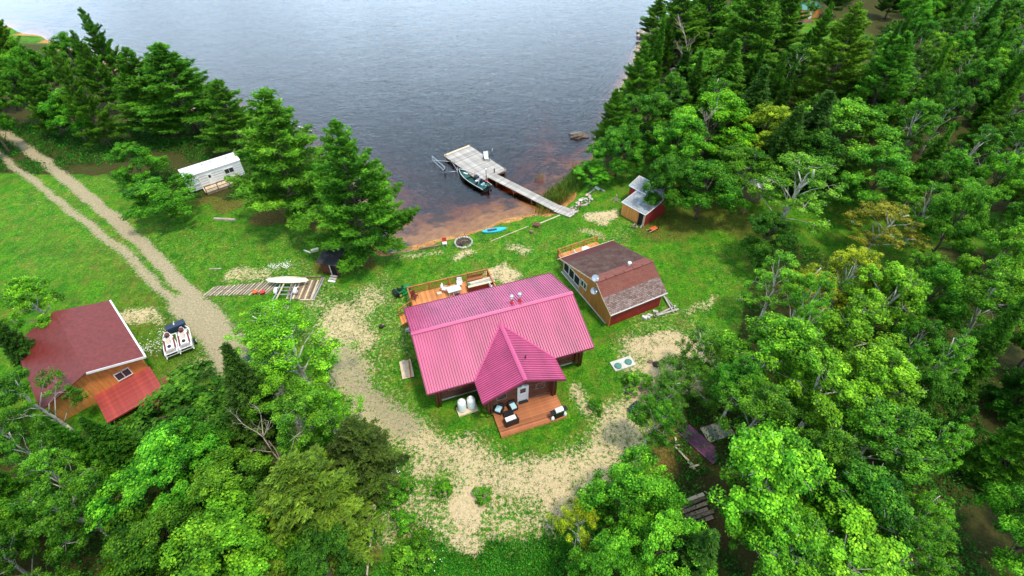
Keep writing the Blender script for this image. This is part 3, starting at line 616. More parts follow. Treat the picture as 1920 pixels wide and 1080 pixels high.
def lp_bottle(x, y, lab):
    t = thing('propane_bottle', lab, 'propane bottle', hl(x, y, .28), HR, 'small propane bottles beside the grill')
    MB().lathe([(.10, 0), (.15, .05), (.15, .30), (.10, .38), (.04, .40)], n=14).build('bottle', M['tank_white'], t); MB().lathe([(.09, .38), (.10, .46), (.085, .46)], n=12).build('collar', M['tank_white'], t)
lp_bottle(2.22, -9.24, 'small white propane bottle left of the gas grill'); lp_bottle(3.42, -9.16, 'small white propane bottle right of the gas grill')
# rear deck
def patio_chair(x, y, rz, label, seat, frame, z=.92):
    t = thing('patio_chair', label, 'chair', hl(x, y, z), HR + rz, 'chairs on the rear deck')
    MB().box((0, 0, .43), (.52, .50, .06)).build('seat', seat, t); MB().box((0, .27, .72), (.52, .06, .56), M=Matrix.Rotation(R(-10), 4, 'X')).build('backrest', seat, t)
    for s in (-1, 1):
        MB().bar((s * .28, -.22, .64), (s * .28, .26, .66), .05, .03).build('armrest', frame, t)
        for q in (-.22, .24): MB().bar((s * .26, q, 0), (s * .26, q, .64), .035).build('leg', frame, t)
t = thing('glass_table', 'pale glass-topped patio table on the rear deck', 'table', hl(-2.05, 8.25, .92), HR + R(3))
MB().box((0, 0, .71), (1.45, .92, .03)).build('tabletop', M['glass_pale'], t)
for a in (-1, 1):
    for c in (-1, 1): MB().bar((a * .62, c * .38, 0), (a * .62, c * .38, .69), .045).build('leg', M['white'], t)
patio_chair(-2.95, 8.85, R(60), 'grey and white patio chair at the left end of the glass table', M['cushion_white'], M['steel'])
patio_chair(-1.20, 9.15, R(-12), 'white patio chair by the railing behind the glass table', M['cushion_white'], M['white'])
patio_chair(-2.0, 7.45, R(185), 'dark blue patio chair on the house side of the glass table', M['navy'], M['steel'])
patio_chair(-6.2, 8.85, R(40), 'dark patio chair in the left corner of the rear deck', M['maroon'], M['black'])
t = thing('lidded_tub', 'long dark tub under cream and grey boards on the rear deck', 'tub', hl(.95, 8.25, .92), HR)
MB().box((0, 0, .36), (2.9, 1.0, .72)).build('body', M['maroon'], t)
for i, (c, mm) in enumerate(((-.32, 'pale_wood'), (-.02, 'steel'), (.28, 'pale_wood'))): MB().box((.05 * i, c, .75), (3.0, .27, .045), R(1.5 * i)).build('board', M[mm] if mm != 'steel' else M['grey_wood'], t)
MB().box((-1.3, .05, .80), (.28, .34, .06)).build('lid_clip', M['green_paint'], t)
t = thing('bench', 'reddish wooden bench against the rear deck railing', 'bench', hl(.6, 9.35, .92), HR)
MB().box((0, 0, .42), (1.8, .4, .05)).build('seat', M['deck'], t); MB().box((0, .18, .68), (1.8, .05, .34)).build('backrest', M['deck'], t)
for s in (-.8, .8): MB().box((s, 0, .2), (.07, .36, .4)).build('leg', M['deck'], t)
t = thing('pale_box', 'flat pale box lying in the open middle of the rear deck', 'box', hl(-3.6, 8.65, .92), HR); MB().box((0, 0, .09), (.46, .34, .18)).build('body', M['cushion_white'], t); MB().box((0, 0, .195), (.5, .38, .03)).build('lid', M['pale_wood'], t)  # small pale form built as a lidded box; its use is not known
t = thing('patio_chair', 'white folding chair half under the roof edge by the dark tub', 'chair', hl(2.0, 7.6, .92), HR + R(100), 'chairs on the rear deck')
MB().box((0, 0, .43), (.5, .48, .06)).build('seat', M['white'], t); MB().box((0, .26, .7), (.5, .05, .5)).build('backrest', M['white'], t)
for s in (-1, 1):
    for q in (-.2, .22): MB().bar((s * .22, q, 0), (s * .22, q, .42), .03).build('leg', M['white'], t)
# riding mower beside the rear deck
t = thing('riding_mower', 'green riding mower with yellow wheels parked by the rear deck corner', 'mower', hl(-7.15, 11.2, 0), HR + R(20))
b = MB(); b.box((.45, 0, .5), (.8, .5, .4)); b.box((-.35, 0, .42), (.9, .75, .22)); b.build('body', M['green_paint'], t); MB().box((-.35, 0, .62), (.4, .42, .10)).build('seat', M['black'], t); MB().box((-.56, 0, .82), (.08, .42, .34)).build('seat_back', M['black'], t)
MB().box((-.05, 0, .16), (1.0, 1.2, .14)).build('mower_deck', M['green_paint'], t)
for x, y, r in ((-.6, .42, .26), (-.6, -.42, .26), (.62, .36, .19), (.62, -.36, .19)):
    s = 1 if y > 0 else -1; wl = MB().cyl((x, y - .1 * s, r), (x, y + .1 * s, r), r, n=16).build('wheel', M['tyre'], t); MB().cyl((x, y + .08 * s, r), (x, y + .125 * s, r), r * .55, n=12).build('rim', M['yellow'], wl)
MB().tube([(.12, 0, .62), (-.02, 0, .9)], .025).lathe([(.15, .9), (.17, .92), (.15, .94)], (-.03, 0, 0)).build('steering_wheel', M['black'], t)
MB().box((-.95, .0, .42), (.38, .9, .5)).build('grass_bag', M['black'], t)

# ------------------------------------------------------------------ tanks, pads and things round the house
t = thing('tank_pad', 'pale slab under the two white propane tanks', 'slab', hl(-4.55, -5.62, 0), HR + R(3)); MB().box((0, 0, .10), (1.85, .95, .2)).build('slab', M['pale_wood'], t)
for x, lab in ((-4.98, 'left white propane tank standing by the front log wall'), (-4.13, 'right white propane tank nearest the front gable')):
    t = thing('propane_tank', lab, 'propane tank', hl(x, -5.55, .2), HR, 'tall white propane tanks')
    MB().lathe([(.30, .0), (.37, .08), (.38, .14), (.38, 1.12), (.35, 1.24), (.26, 1.33), (.12, 1.37)], n=24).build('tank', M['tank_white'], t)
    MB().lathe([(.17, 1.33), (.18, 1.46), (.155, 1.46), (.15, 1.36)], n=18).build('valve_collar', M['tank_white'], t); MB().lathe([(.32, -.0), (.33, .05), (.31, .05)], n=18).build('foot_ring', M['black'], t)
t = thing('timber_pallet', 'pale pallet with a grey gutter length and planks on it left of the log house', 'pallet', hl(-8.85, .55, 0), HR + R(-2))
for i in range(3): MB().box((0, -.95 + i * .95, .07), (1.15, .10, .12)).build('bearer', M['old_wood'], t)
for i in range(4): MB().box((-.42 + i * .28, 0, .15), (.27, 2.15, .035)).build('board', M['pale_wood'], t)
MB().box((-.12, .05, .22), (.24, 2.05, .10), R(3)).build('gutter', M['grey_wood'], t, 'grey metal gutter length'); MB().box((.30, -.1, .20), (.12, 2.0, .07), R(-4)).build('plank', M['rail'], t)
t = thing('septic_slab', 'pale slab with two round grey-green lids on the right lawn', 'slab', (10.75, 30.4, 0), HR + R(2)); MB().box((0, 0, .06), (2.25, 1.15, .14)).build('slab', M['concrete'], t)
for i, x in enumerate((-.62, .55)): MB().lathe([(.34, .12), (.35, .22), (.30, .25), (.02, .26)], (x, -.12 + i * .05, 0), 18).build('lid', M['lid_green'], t)
t = tag(MB().blob((0, 0, .1), (.6, .55, .4), 3).build('rock', M['stone']), 'pale rock lying beside the left end of the log house', 'rock'); t.location = G(765, 620)
t = thing('log_stump', 'small dark charred stump alone on the sandy lawn left of the house', 'stump', G(715, 614), 0); MB().lathe([(.24, 0), (.20, .3), (.19, .32)], n=9).build('trunk', M['ash'], t); MB().blob((.3, .1, .1), (.4, .25, .25), 4).build('bark_slab', M['ash'], t)
t = thing('septic_riser', 'dark round cover sunk in the pale sand right of the septic slab', 'cover', G(1230, 684), 0); MB().lathe([(.34, 0), (.34, .12), (.28, .14)], n=14).build('cover', M['ash'], t); MB().blob((-.5, .35, .05), (.7, .4, .2), 6).build('soil', M['old_wood'], t)

# ------------------------------------------------------------------ orange cabin
def uvroof(name, quad, mt, parent, th=.07, label=None):
    """roof slab from a ring p0(left low) p1(right low) p2(right high) p3(left high) with metre UVs"""
    q = [Vector(p) for p in quad]; b = MB(); n = (q[1] - q[0]).cross(q[3] - q[0]).normalized(); b.poly([p - n * th for p in q], n * th)
    o = b.build(name, mt, parent, label); uv = o.data.uv_layers.new(name='UVMap'); ex = (q[1] - q[0]).normalized(); ey = (q[3] - q[0]); ey = (ey - ex * ey.dot(ex)).normalized()
    for lp in o.data.loops: p = o.data.vertices[lp.vertex_index].co - q[0]; uv.data[lp.index].uv = (p.dot(ex), p.dot(ey))
    return o
def cabin():
    C = thing('cabin', 'orange cabin with a kinked brown and red shingle roof', 'cabin', (11.73, 39.19, 0), R(26.7)); L = 7.13
    Y = [-3.05, -1.37, 0, 6.3, 6.96]; Z = [2.14, 3.10, 4.16, 2.14, 1.92]
    # slope of the back between ridge and eave
    h = L / 2
    uvroof('shingle_roof', [(-h, Y[0], Z[0]), (h, Y[0], Z[0]), (h, Y[1], Z[1]), (-h, Y[1], Z[1])], M['sh_grey'], C, label='lower front slope of grey speckled shingles')
    uvroof('shingle_roof', [(-h, Y[1], Z[1] + .012), (h, Y[1], Z[1] + .012), (h, 0, Z[2]), (-h, 0, Z[2])], M['sh_red'], C, label='upper front slope of faded red shingles')
    zb = lambda y: lerp(4.16, 1.92, y / 6.96)
    for a, c, mm, lab in ((0, 1.15, 'sh_red', 'faded red strip behind the ridge'), (1.15, 5.75, 'sh_brown', 'dark brown rear slope'), (5.75, 6.96, 'sh_maroon', 'maroon strip along the rear eave')):
        uvroof('shingle_roof', [(h, c, zb(c) - .001), (-h, c, zb(c) - .001), (-h, a, zb(a)), (h, a, zb(a))], M[mm], C, label=lab)
    # courses as thin raised rows
    for y0, y1, z0, z1, mm in ((Y[0], Y[1], Z[0], Z[1], 'sh_grey'), (Y[1], 0, Z[1], Z[2], 'sh_red')):
        ln = math.hypot(y1 - y0, z1 - z0); n = int(ln / .17); vs = []; fs = []
        for i in range(1, n):
            t = i / n; y, z = lerp(y0, y1, t), lerp(z0, z1, t); k = len(vs); dyn, dzn = (y1 - y0) / ln, (z1 - z0) / ln
            vs += [(-h, y, z + .018), (h, y, z + .018), (h, y + dyn * .15, z + dzn * .15 + .003), (-h, y + dyn * .15, z + dzn * .15 + .003), (-h, y, z), (h, y, z)]; fs += [(k, k + 1, k + 2, k + 3), (k + 4, k + 5, k + 1, k)]
        b = MB(); b.add(vs, fs); o = b.build('shingle_course', M[mm], C, kind='stuff'); uv = o.data.uv_layers.new(name='UVMap')
        for lp in o.data.loops: p = o.data.vertices[lp.vertex_index].co; uv.data[lp.index].uv = (p.x, (p.y - y0) / (y1 - y0) * ln)
    b = MB(); b.bar((-h - .01, 0, Z[2] + .03), (h + .01, 0, Z[2] + .03), .26, .05); b.build('ridge_cap', M['sh_red'], C).data.uv_layers.new(name='UVMap')
    # walls
    yf, yb, xl = -2.75, 6.55, 3.32
    prof = [(yf, -.1), (yb, -.1), (yb, zb(yb) - .1), (0, 4.06), (-1.37, 3.0), (yf, lerp(2.14, 3.1, .3 / 1.68) - .10)]
    MB().poly([(-xl, y, z) for y, z in prof], (.1, 0, 0)).build('gable_wall', M['orange_wall'], C, 'orange gable wall facing the log house')
    MB().poly([(xl - .1, y, z) for y, z in prof], (.1, 0, 0)).build('gable_wall', M['orange_wall'], C)
    MB().box((0, yf + .05, 1.0), (2 * xl - .21, .1, 2.2)).build('front_wall', M['red_wall'], C, 'barn red front wall'); MB().box((0, yb - .05, .95), (2 * xl - .21, .1, 1.9)).build('rear_wall', M['orange_wall'], C)
    # rake and eave boards
    pts = [(Y[0], Z[0]), (Y[1], Z[1]), (0, Z[2]), (Y[4], Z[4])]
    for s in (-1, 1):
        for (a, c), (e, f) in zip(pts[:-1], pts[1:]): MB().bar((s * (h + .02), a, c - .07), (s * (h + .02), e, f - .07), .03, .13).build('rake_board', M['pale_wood'] if s < 0 else M['maroon'], C)
    MB().box((0, Y[0] - .03, Z[0] - .05), (L + .05, .05, .12)).build('eave_trim', M['white'], C); MB().box((0, Y[4] + .03, Z[4] - .05), (L + .6, .05, .10)).build('eave_trim', M['pale_wood'], C)
    # screened porch windows at the lake end of the left wall
    for i in range(3): window(C, (-xl - .02, 5.75 - i * 1.1, 1.35), 1.04, 1.25, -math.pi / 2, .06, panes=1, glass=M['dark'])
    window(C, (-xl - .02, 2.25, 1.75), 1.05, .85, -math.pi / 2, .10, panes=2)
    MB().box((-xl - .03, 4.7, .3), (.05, 3.6, .5)).build('skirting', M['grey_wood'], C, 'grey and white boarded skirting under the porch windows')
    MB().box((-xl - .06, 2.2, .03), (.08, 9.0, .10)).build('sill_board', M['white'], C)
    # flue vent
    zz = zb(.75); MB().lathe([(.17, 0), (.14, .1), (.14, .42)], (1.1, .75, zz - .06), 14).build('vent', M['steel'], C); MB().lathe([(.2, .42), (.21, .50), (.06, .56)], (1.1, .75, zz - .06), 14).build('vent_cap', M['white'], C)
    # two dishes
    for (x, y, z), lab in (((-3.45, .35, 4.25), 'satellite dish on the ridge end'), ((-3.72, -.1, 2.95), 'satellite dish on the orange wall')):
        pr = [(.02, 0), (.16, .015), (.30, .06), (.37, .10)]; m_ = Matrix.Translation((x - .05, y, z + .1)) @ Matrix.Rotation(R(38), 4, 'X') @ Matrix.Rotation(R(-14), 4, 'Y')
        b = MB(); b.lathe(pr + [(.38, .11), (.30, .05), (.05, -.02)], n=20); b.v = [tuple(m_ @ Vector(v)) for v in b.v]; o = b.build('satellite_dish', M['dish'], C, lab)
        MB().bar((x - .05, y, z + .1), (x + .35 if z < 3 else x + .1, y, z - .25), .05).bar((x - .05, y - .05, z), (x - .1, y - .48, z + .42), .03).build('arm', M['steel'], o)
        MB().box((x - .1, y - .48, z + .45), (.1, .12, .1)).build('receiver', M['white'], o)
    # porch deck on the lake side
    x0, x1, y0, y1, z = -2.6, 2.9, 6.62, 9.0, .5; bm = MB().box((0, 0, 0), (.136, y1 - y0, .036)).mesh('deck_board', M['deck_light']); x = x0 + .07
    while x < x1: inst('deck_board', bm, C, (x, (y0 + y1) / 2, z)); x += .142
    MB().box(((x0 + x1) / 2, (y0 + y1) / 2, .23), (x1 - x0 - .1, y1 - y0 - .1, .48)).build('deck_frame', M['old_wood'], C)
    def rl(a, c, n):
        a, c = Vector(a), Vector(c); r = MB().bar(a + Vector((0, 0, .9)), c + Vector((0, 0, .9)), .1, .05).bar(a + Vector((0, 0, .5)), c + Vector((0, 0, .5)), .04, .1).build('railing', M['rail'], C)
        for i in range(n): p = a.lerp(c, i / (n - 1)); MB().box((p.x, p.y, z + .45), (.11, .11, 1.0)).build('post', M['rail'], r)
    rl((x0, y1 - .05, z), (x1, y1 - .05, z), 4); rl((x0, y0 + .2, z), (x0, y1 - .2, z), 2)
    return C
cabin(); CR = R(26.7)
def cl(x, y, z=0.0): c, s = math.cos(CR), math.sin(CR); return (11.73 + x * c - y * s, 39.19 + x * s + y * c, z)
t = thing('patio_table', 'round white table on the lake-side deck of the orange cabin', 'table', cl(.5, 7.7, .52), 0); MB().lathe([(.5, .68), (.52, .70), (.5, .72)], n=20).build('tabletop', M['white'], t); MB().lathe([(.25, 0), (.05, .05), (.05, .68)], n=10).build('pedestal', M['white'], t)
t = thing('patio_chair', 'white plastic chair left of the round table on the cabin deck', 'chair', cl(-.8, 7.75, .52), CR + R(80)); MB().box((0, 0, .42), (.5, .48, .05)).build('seat', M['white'], t); MB().box((0, .24, .68), (.5, .05, .5)).build('backrest', M['white'], t)
for s in (-1, 1):
    for q in (-.2, .2): MB().bar((s * .22, q, 0), (s * .22, q, .4), .04).build('leg', M['white'], t)
t = thing('lumber_pile', 'grey lumber and blocks lying along the red cabin wall', 'lumber', cl(1.9, -3.6, 0), CR)
for i, (x, y, l, a) in enumerate(((1.6, -.1, 2.6, 4), (1.3, -.4, 3.0, -6), (2.3, .5, 2.4, 75), (2.6, .4, 2.2, 82), (.2, -.15, .8, 30))): MB().box((x, y, .12 + .05 * (i % 3)), (l, .16, .09), R(a)).build('plank', M['grey_wood'], t)
for i, (x, y) in enumerate(((-1.2, .1), (-.85, .0), (-.5, .1), (.35, .25))): MB().box((x, y, .14), (.26, .52, .26), R(20 + 8 * i)).build('block', M['white'] if i == 0 else M['concrete'], t)

# ------------------------------------------------------------------ boathouse shed
def shed():
    H = thing('shed', 'orange and red shed with a blue-grey shingle roof by the dock lawn', 'shed', (17.21, 55.9, 0), R(-48)); x0, x1, xr = -2.55, -1.23, 2.55
    y0, z0, z1, y2, z2 = -3.1, 1.98, 2.52, 1.9, 3.15
    uvroof('shingle_roof', [(x1, y0, z0), (xr, y0, z0), (xr, 0, z1 - .06), (x1, 0, z1 - .06)], M['sh_shed'], H, .06, 'lower front slope'); uvroof('shingle_roof', [(x0, -.1, z1 + .02), (xr, -.1, z1 + .02), (xr, y2, z2 + .02), (x0, y2, z2 + .02)], M['sh_shed'], H, .06, 'upper rear slope')
    for a, c in (((x0, y2, z2), (xr, y2, z2)), ((x0, -.12, z1), (x0, y2, z2)), ((xr, -.12, z1), (xr, y2, z2)), ((x1, y0, z0 - .03), (xr, y0, z0 - .03)), ((xr + .01, y0, z0 - .03), (xr + .01, 0, z1 - .09)), ((x1, y0, z0 - .03), (x1, 0, z1 - .09)), ((x0, -.13, z1 - .02), (xr, -.13, z1 - .02))):
        MB().bar(a, c, .05, .08).build('edge_trim', M['white'], H)
    t1 = .1; yq = y0 + .2; xd = xr - 1.05
    MB().box(((x1 + .1 + xd) / 2, yq, .94), (xd - x1 - .1, t1, 1.98)).build('front_wall', M['orange_wall'], H)
    MB().box((xr - .2, yq, .94), (.22, t1, 1.98)).build('corner_board', M['pale_wood'], H)
    dd = MB().box(((xd + xr - .3) / 2, yq + .05, .93), (xr - .3 - xd, .04, 1.86)).build('doorway', M['dark'], H, 'near-black panel standing for the dark open doorway')  # solid sheet; the shade inside the shed is put into its colour
    pr = [(yq, -.1), (y2 - .2, -.1), (y2 - .2, z2 - .12), (0, z1 - .12), (yq, z0 - .04)]
    MB().poly([(xr - .18, y, z) for y, z in pr], (.08, 0, 0)).build('side_wall', M['red_wall'], H); MB().poly([(x1 + .1, y, z) for y, z in pr[:1] + [(0, -.1), (0, z1 - .12), (yq, z0 - .04)]], (.08, 0, 0)).build('side_wall', M['red_wall'], H)
    MB().box(((x0 + x1) / 2 + .1, 0.02, 1.2), (x1 - x0 - .1, .1, 2.5)).build('front_wall', M['red_wall'], H, 'red return wall beside the lower roof')
    MB().box((0, y2 - .2, 1.45), (xr - x0 - .4, .1, 3.0)).build('rear_wall', M['red_wall'], H); MB().poly([(x0 + .15, y, z) for y, z in ((0, -.1), (y2 - .2, -.1), (y2 - .2, z2 - .12), (0, z1 - .12))], (.08, 0, 0)).build('side_wall', M['red_wall'], H)
    sr = R(-48); return H
shed()
t = thing('wheelbarrow', 'upturned orange wheelbarrow at the foot of the red shed wall', 'wheelbarrow', G(1224, 434), R(30))
b = MB(); b.add([(-.45, -.32, .5), (.5, -.28, .5), (.5, .28, .5), (-.45, .32, .5), (-.25, -.18, .18), (.25, -.16, .2), (.25, .16, .2), (-.25, .18, .18)], [(4, 5, 6, 7), (0, 1, 5, 4), (1, 2, 6, 5), (2, 3, 7, 6), (3, 0, 4, 7)]); b.build('tray', M['orange'], t)
for s in (-1, 1): MB().bar((.75, .0, .2), (-.95, s * .3, .45), .04).build('handle', M['pale_wood'], t); MB().bar((-.2, s * .2, .35), (-.3, s * .24, 0), .035).build('leg', M['steel'], t)
MB().cyl((.75, -.05, .2), (.75, .05, .2), .2, n=14).build('wheel', M['tyre'], t)
t = thing('scrap_heap', 'low heap of scrap boards beside the shed doorway', 'scrap', G(1192, 424), .3)
for i in range(7): MB().box((random.uniform(-.6, .6), random.uniform(-.4, .4), .06 + i * .025), (random.uniform(.5, 1.1), .14, .04), random.uniform(0, 3)).build('plank', M['grey_wood'] if i % 2 else M['old_wood'], t)

# ------------------------------------------------------------------ dock, boat and lift
def dock():
    D = thing('dock', 'weathered grey timber dock with a square platform and long walkway', 'dock', (0, 0, 0))
    z = -.28; A = Vector((-9.9, 70.0, 0)); B = Vector((-6.7, 73.4, 0)); Cc = Vector((-.8, 66.2, 0)); ux = (Cc - B).normalized(); uy = (B - A).normalized(); uy = (uy - ux * uy.dot(ux)).normalized()
    Lp, Wp = (Cc - B).length, 4.9; O = B - uy * Wp; rz = math.atan2(ux.y, ux.x)
    n = int(Lp / .155); bm = MB().box((0, 0, 0), (.147, Wp, .04)).mesh('plank', M['grey_wood'])
    for i in range(n): p = O + ux * (.08 + i * .155) + uy * (Wp / 2 + random.uniform(-.03, .03)); inst('plank', bm, D, (p.x, p.y, z + random.uniform(-.004, .004)), (0, 0, rz + random.uniform(-.003, .003)))
    b = MB()
    for t_ in (.02, .5, .98): b.bar(O + uy * (Wp * t_) + Vector((0, 0, z - .12)), O + uy * (Wp * t_) + ux * Lp + Vector((0, 0, z - .12)), .07, .2)
    for t_ in (.005, .995): b.bar(O + ux * (Lp * t_) + Vector((0, 0, z - .12)), O + ux * (Lp * t_) + uy * Wp + Vector((0, 0, z - .12)), .06, .2)
    b.build('platform_frame', M['old_wood'], D)
    # raised kerb board at the far left edge of the platform
    MB().bar(O + ux * .15 + uy * .1 + Vector((0, 0, z + .08)), O + ux * .15 + uy * (Wp - .1) + Vector((0, 0, z + .08)), .3, .1).build('edge_board', M['pale_wood'], D)
    for a, c in ((.04, .04), (.3, .02), (.98, .04), (.98, .96), (.5, .98), (.02, .98), (.72, -.01)):
        p = O + ux * (Lp * a) + uy * (Wp * c); MB().cyl((p.x, p.y, -3.2), (p.x, p.y, z + .35), .06, n=8).build('pile', M['old_wood'], D)
    # walkway
    s0 = (Vector((*at(905, 330, z), 0)) + Vector((*at(926, 322, z), 0))) / 2; e0 = (Vector((*at(1036, 399, z), 0)) + Vector((*at(1054, 387, z), 0))) / 2
    d = (e0 - s0).normalized(); s0 = s0 - d * .3; rz2 = math.atan2(d.y, d.x); Lw = (e0 - s0).length; bm = MB().box((0, 0, 0), (.15, 1.45, .04)).mesh('plank', M['grey_wood'])
    for i in range(int(Lw / .16)): p = s0 + d * (.08 + i * .16); zz = z + .03 + .16 * i / (Lw / .16); inst('plank', bm, D, (p.x, p.y, zz), (0, 0, rz2 + random.uniform(-.01, .01)))
    sd = Vector((-d.y, d.x, 0)); b = MB()
    for s in (-.6, .6): b.bar(s0 + sd * s + Vector((0, 0, z - .1)), e0 + sd * s + Vector((0, 0, z + .06)), .06, .18)
    b.build('walkway_frame', M['old_wood'], D)
    for k in (.2, .45, .7):
        for s in (-.7, .7): p = s0 + d * (Lw * k) + sd * s; MB().cyl((p.x, p.y, -2.2), (p.x, p.y, z + .05), .05, n=8).build('pile', M['old_wood'], D)
    # ramp onto the lawn
    e1 = e0; e2 = Vector((*at(1075, 402, .05), 0)); dr = (e2 - e1).normalized(); Lr = (e2 - e1).length; rz3 = math.atan2(dr.y, dr.x); bm = MB().box((0, 0, 0), (.15, 1.75, .04)).mesh('plank', M['grey_wood'])
    for i in range(int(Lr / .16) + 1): p = e1 + dr * (i * .16 + .08); inst('plank', bm, D, (p.x, p.y, lerp(-.09, .10, i * .16 / Lr)), (0, 0, rz3))
    return O, ux, uy, Lp, Wp, z
O_, ux_, uy_, Lp_, Wp_, dz_ = dock(); DRZ = math.atan2(ux_.y, ux_.x)
def dk(a, c, z=0): p = O_ + ux_ * a + uy_ * c; return (p.x, p.y, dz_ + .022 + z)
p = at(912, 300, dz_); t = thing('deck_chair', 'pale slatted deck chair standing on the dock platform', 'chair', (p[0], p[1], dz_ + .02), R(12))
for i in range(6): MB().box((-.3 + i * .12, .28, .78), (.10, .04, .95), M=Matrix.Rotation(R(-24), 4, 'X')).build('back_slat', M['white'], t)
for i in range(4): MB().box((0, -.30 + i * .13, .38), (.66, .11, .03)).build('seat_slat', M['white'], t)
for s in (-1, 1):
    MB().box((s * .42, 0, .58), (.14, .75, .04)).build('armrest', M['black'], t); MB().box((s * .40, -.32, .28), (.06, .08, .56)).build('leg', M['black'], t); MB().box((s * .40, .32, .28), (.06, .08, .56)).build('leg', M['black'], t)
p = at(912, 339, dz_); t = thing('lamp_post', 'tall post with a white lamp at the start of the dock walkway', 'lamp post', (p[0], p[1], dz_ + .02)); MB().cyl((0, 0, -.3), (0, 0, 1.75), .06, n=8).build('post', M['old_wood'], t); MB().lathe([(.10, 1.75), (.14, 1.8), (.12, 1.95), (.03, 2.0)], n=12).build('lamp', M['white'], t); MB().lathe([(.2, 0), (.2, .06)], n=12).build('foot_collar', M['red'], t)
p = at(927, 324, dz_); t = thing('mooring_post', 'short dark mooring post on the right side of the dock junction', 'post', (p[0], p[1], dz_)); MB().cyl((0, 0, -2.5), (0, 0, .7), .09, n=8).build('post', M['ash'], t)
p = at(922, 293, dz_); t = thing('rod_holder', 'slim post with a white head at the far right dock edge', 'post', (p[0], p[1], dz_)); MB().cyl((0, 0, -.3), (.05, 0, .9), .04, n=8).build('post', M['black'], t); MB().bar((.05, 0, .9), (.16, 0, 1.3), .08).build('head', M['white'], t)
# fishing boat
def boat():
    a = Vector((*at(861, 322, -.6), 0)); e = Vector((*at(914, 355, -.6), 0)); d = (a - e); L = d.length; rz = math.atan2(d.y, d.x); c = (a + e) / 2
    B = thing('fishing_boat', 'dark fishing boat with a green floor moored beside the dock', 'boat', (c.x, c.y, -.8), rz); n = 12; W = 1.9
    def hw(t): return W / 2 * (1 - max(0, (t - .45) / .55) ** 2.3) * lerp(.88, 1, min(1, t / .3))
    rows = [(-.18, .45), (.05, .82), (.40, 1.0), (.52, 1.03)]
    vs = []; fs = []
    for i in range(n + 1):
        t = i / n; x = (t - .5) * L; w_ = max(hw(t), .03); sh = .14 * t ** 2
        ring = [(x - (.25 * (1 - r) if t > .9 else 0), -w_ * r, z + (sh if z > .3 else sh * .5)) for z, r in rows]; ring = ring[::-1] + [(p[0], -p[1], p[2]) for p in ring]; vs += ring
    m_ = 8
    for i in range(n): fs += [(i * m_ + j, i * m_ + j + 1, (i + 1) * m_ + j + 1, (i + 1) * m_ + j) for j in range(m_ - 1)]
    fs.append(tuple(range(m_))); b = MB(); b.add(vs, fs, True); b.build('hull', M['boat_hull'], B)
    for s in (-1, 1): MB().tube([((i / n - .5) * L, s * max(hw(i / n), .03) * 1.04, .54 + .14 * (i / n) ** 2) for i in range(n + 1)], .04, 6).build('gunwale', M['white'], B)
    b = MB(); fl = []
    for i in range(n + 1): t = i / n; x = (t - .5) * L * .97; fl.append((x, -max(hw(t), .02) * .86, .16))
    ring = fl + [(p[0], -p[1], .16) for p in reversed(fl)]; b.poly(ring, (0, 0, .04)); b.build('floor', M['boat_green'], B)
    b = MB(); fl = [((t - .5) * L, max(hw(t), .02) * .97) for t in np.linspace(.62, .985, 7)]; b.poly([(x, -y, .40) for x, y in fl] + [(x, y, .40) for x, y in reversed(fl)], (0, 0, .05)); b.build('bow_deck', M['boat_green'], B)
    b = MB(); b.box((-L * .42, 0, .33), (L * .14, 1.55, .3)); b.build('stern_bench', M['boat_green'], B)
    MB().box((-L * .05, -.45, .55), (.45, .6, .6)).build('console', M['navy'], B); MB().box((-L * .01, -.45, .95), (.04, .55, .32), M=Matrix.Rotation(R(-25), 4, 'Y')).build('windscreen', M['glass_pale'], B)
    for x, y, mm in ((-.19, -.42, 'navy'), (-.20, .42, 'navy'), (-.34, .0, 'cushion_blue')):
        s_ = MB().box((L * x, y, .50), (.42, .42, .10)).box((L * x - .2, y, .72), (.08, .40, .36)).build('seat', M[mm], B); MB().cyl((L * x, y, .18), (L * x, y, .46), .05, n=8).build('pedestal', M['steel'], s_)
    m2 = MB().box((-L * .5 - .22, 0, .72), (.34, .34, .42)).build('outboard_motor', M['black'], B); MB().box((-L * .5 - .26, 0, .25), (.16, .12, .7)).build('leg', M['black'], m2); MB().bar((-L * .5 - .1, .0, .75), (-L * .5 + .45, .12, .72), .05).build('tiller', M['white'], m2)
    MB().box((L * .28, -.1, .50), (.7, .18, .10), R(14)).build('trolling_motor', M['white'], B)
    return B, c, rz, L
B_, bc_, brz_, bL_ = boat()
def bl(x, y, z): c, s = math.cos(brz_), math.sin(brz_); return (bc_.x + x * c - y * s, bc_.y + x * s + y * c, -.8 + z)
t = thing('landing_net', 'orange landing net and life vest lying across the middle of the boat', 'net', bl(.35, -.55, .22), brz_); MB().blob((0, 0, .2), (.55, .5, .4), 8).build('life_vest', M['orange'], t); MB().tube([(.42 * math.cos(a), .42 * math.sin(a), .46) for a in np.linspace(0, 6.28, 13)], .03).build('hoop', M['rail'], t)
t = thing('cooler_box', 'pale blue cooler box in the boat behind the console', 'cooler', bl(-1.0, .05, .2), brz_ + .2); MB().box((0, 0, .18), (.5, .32, .34)).build('box', M['cushion_blue'], t); MB().box((0, 0, .38), (.53, .35, .05)).build('lid', M['white'], t)
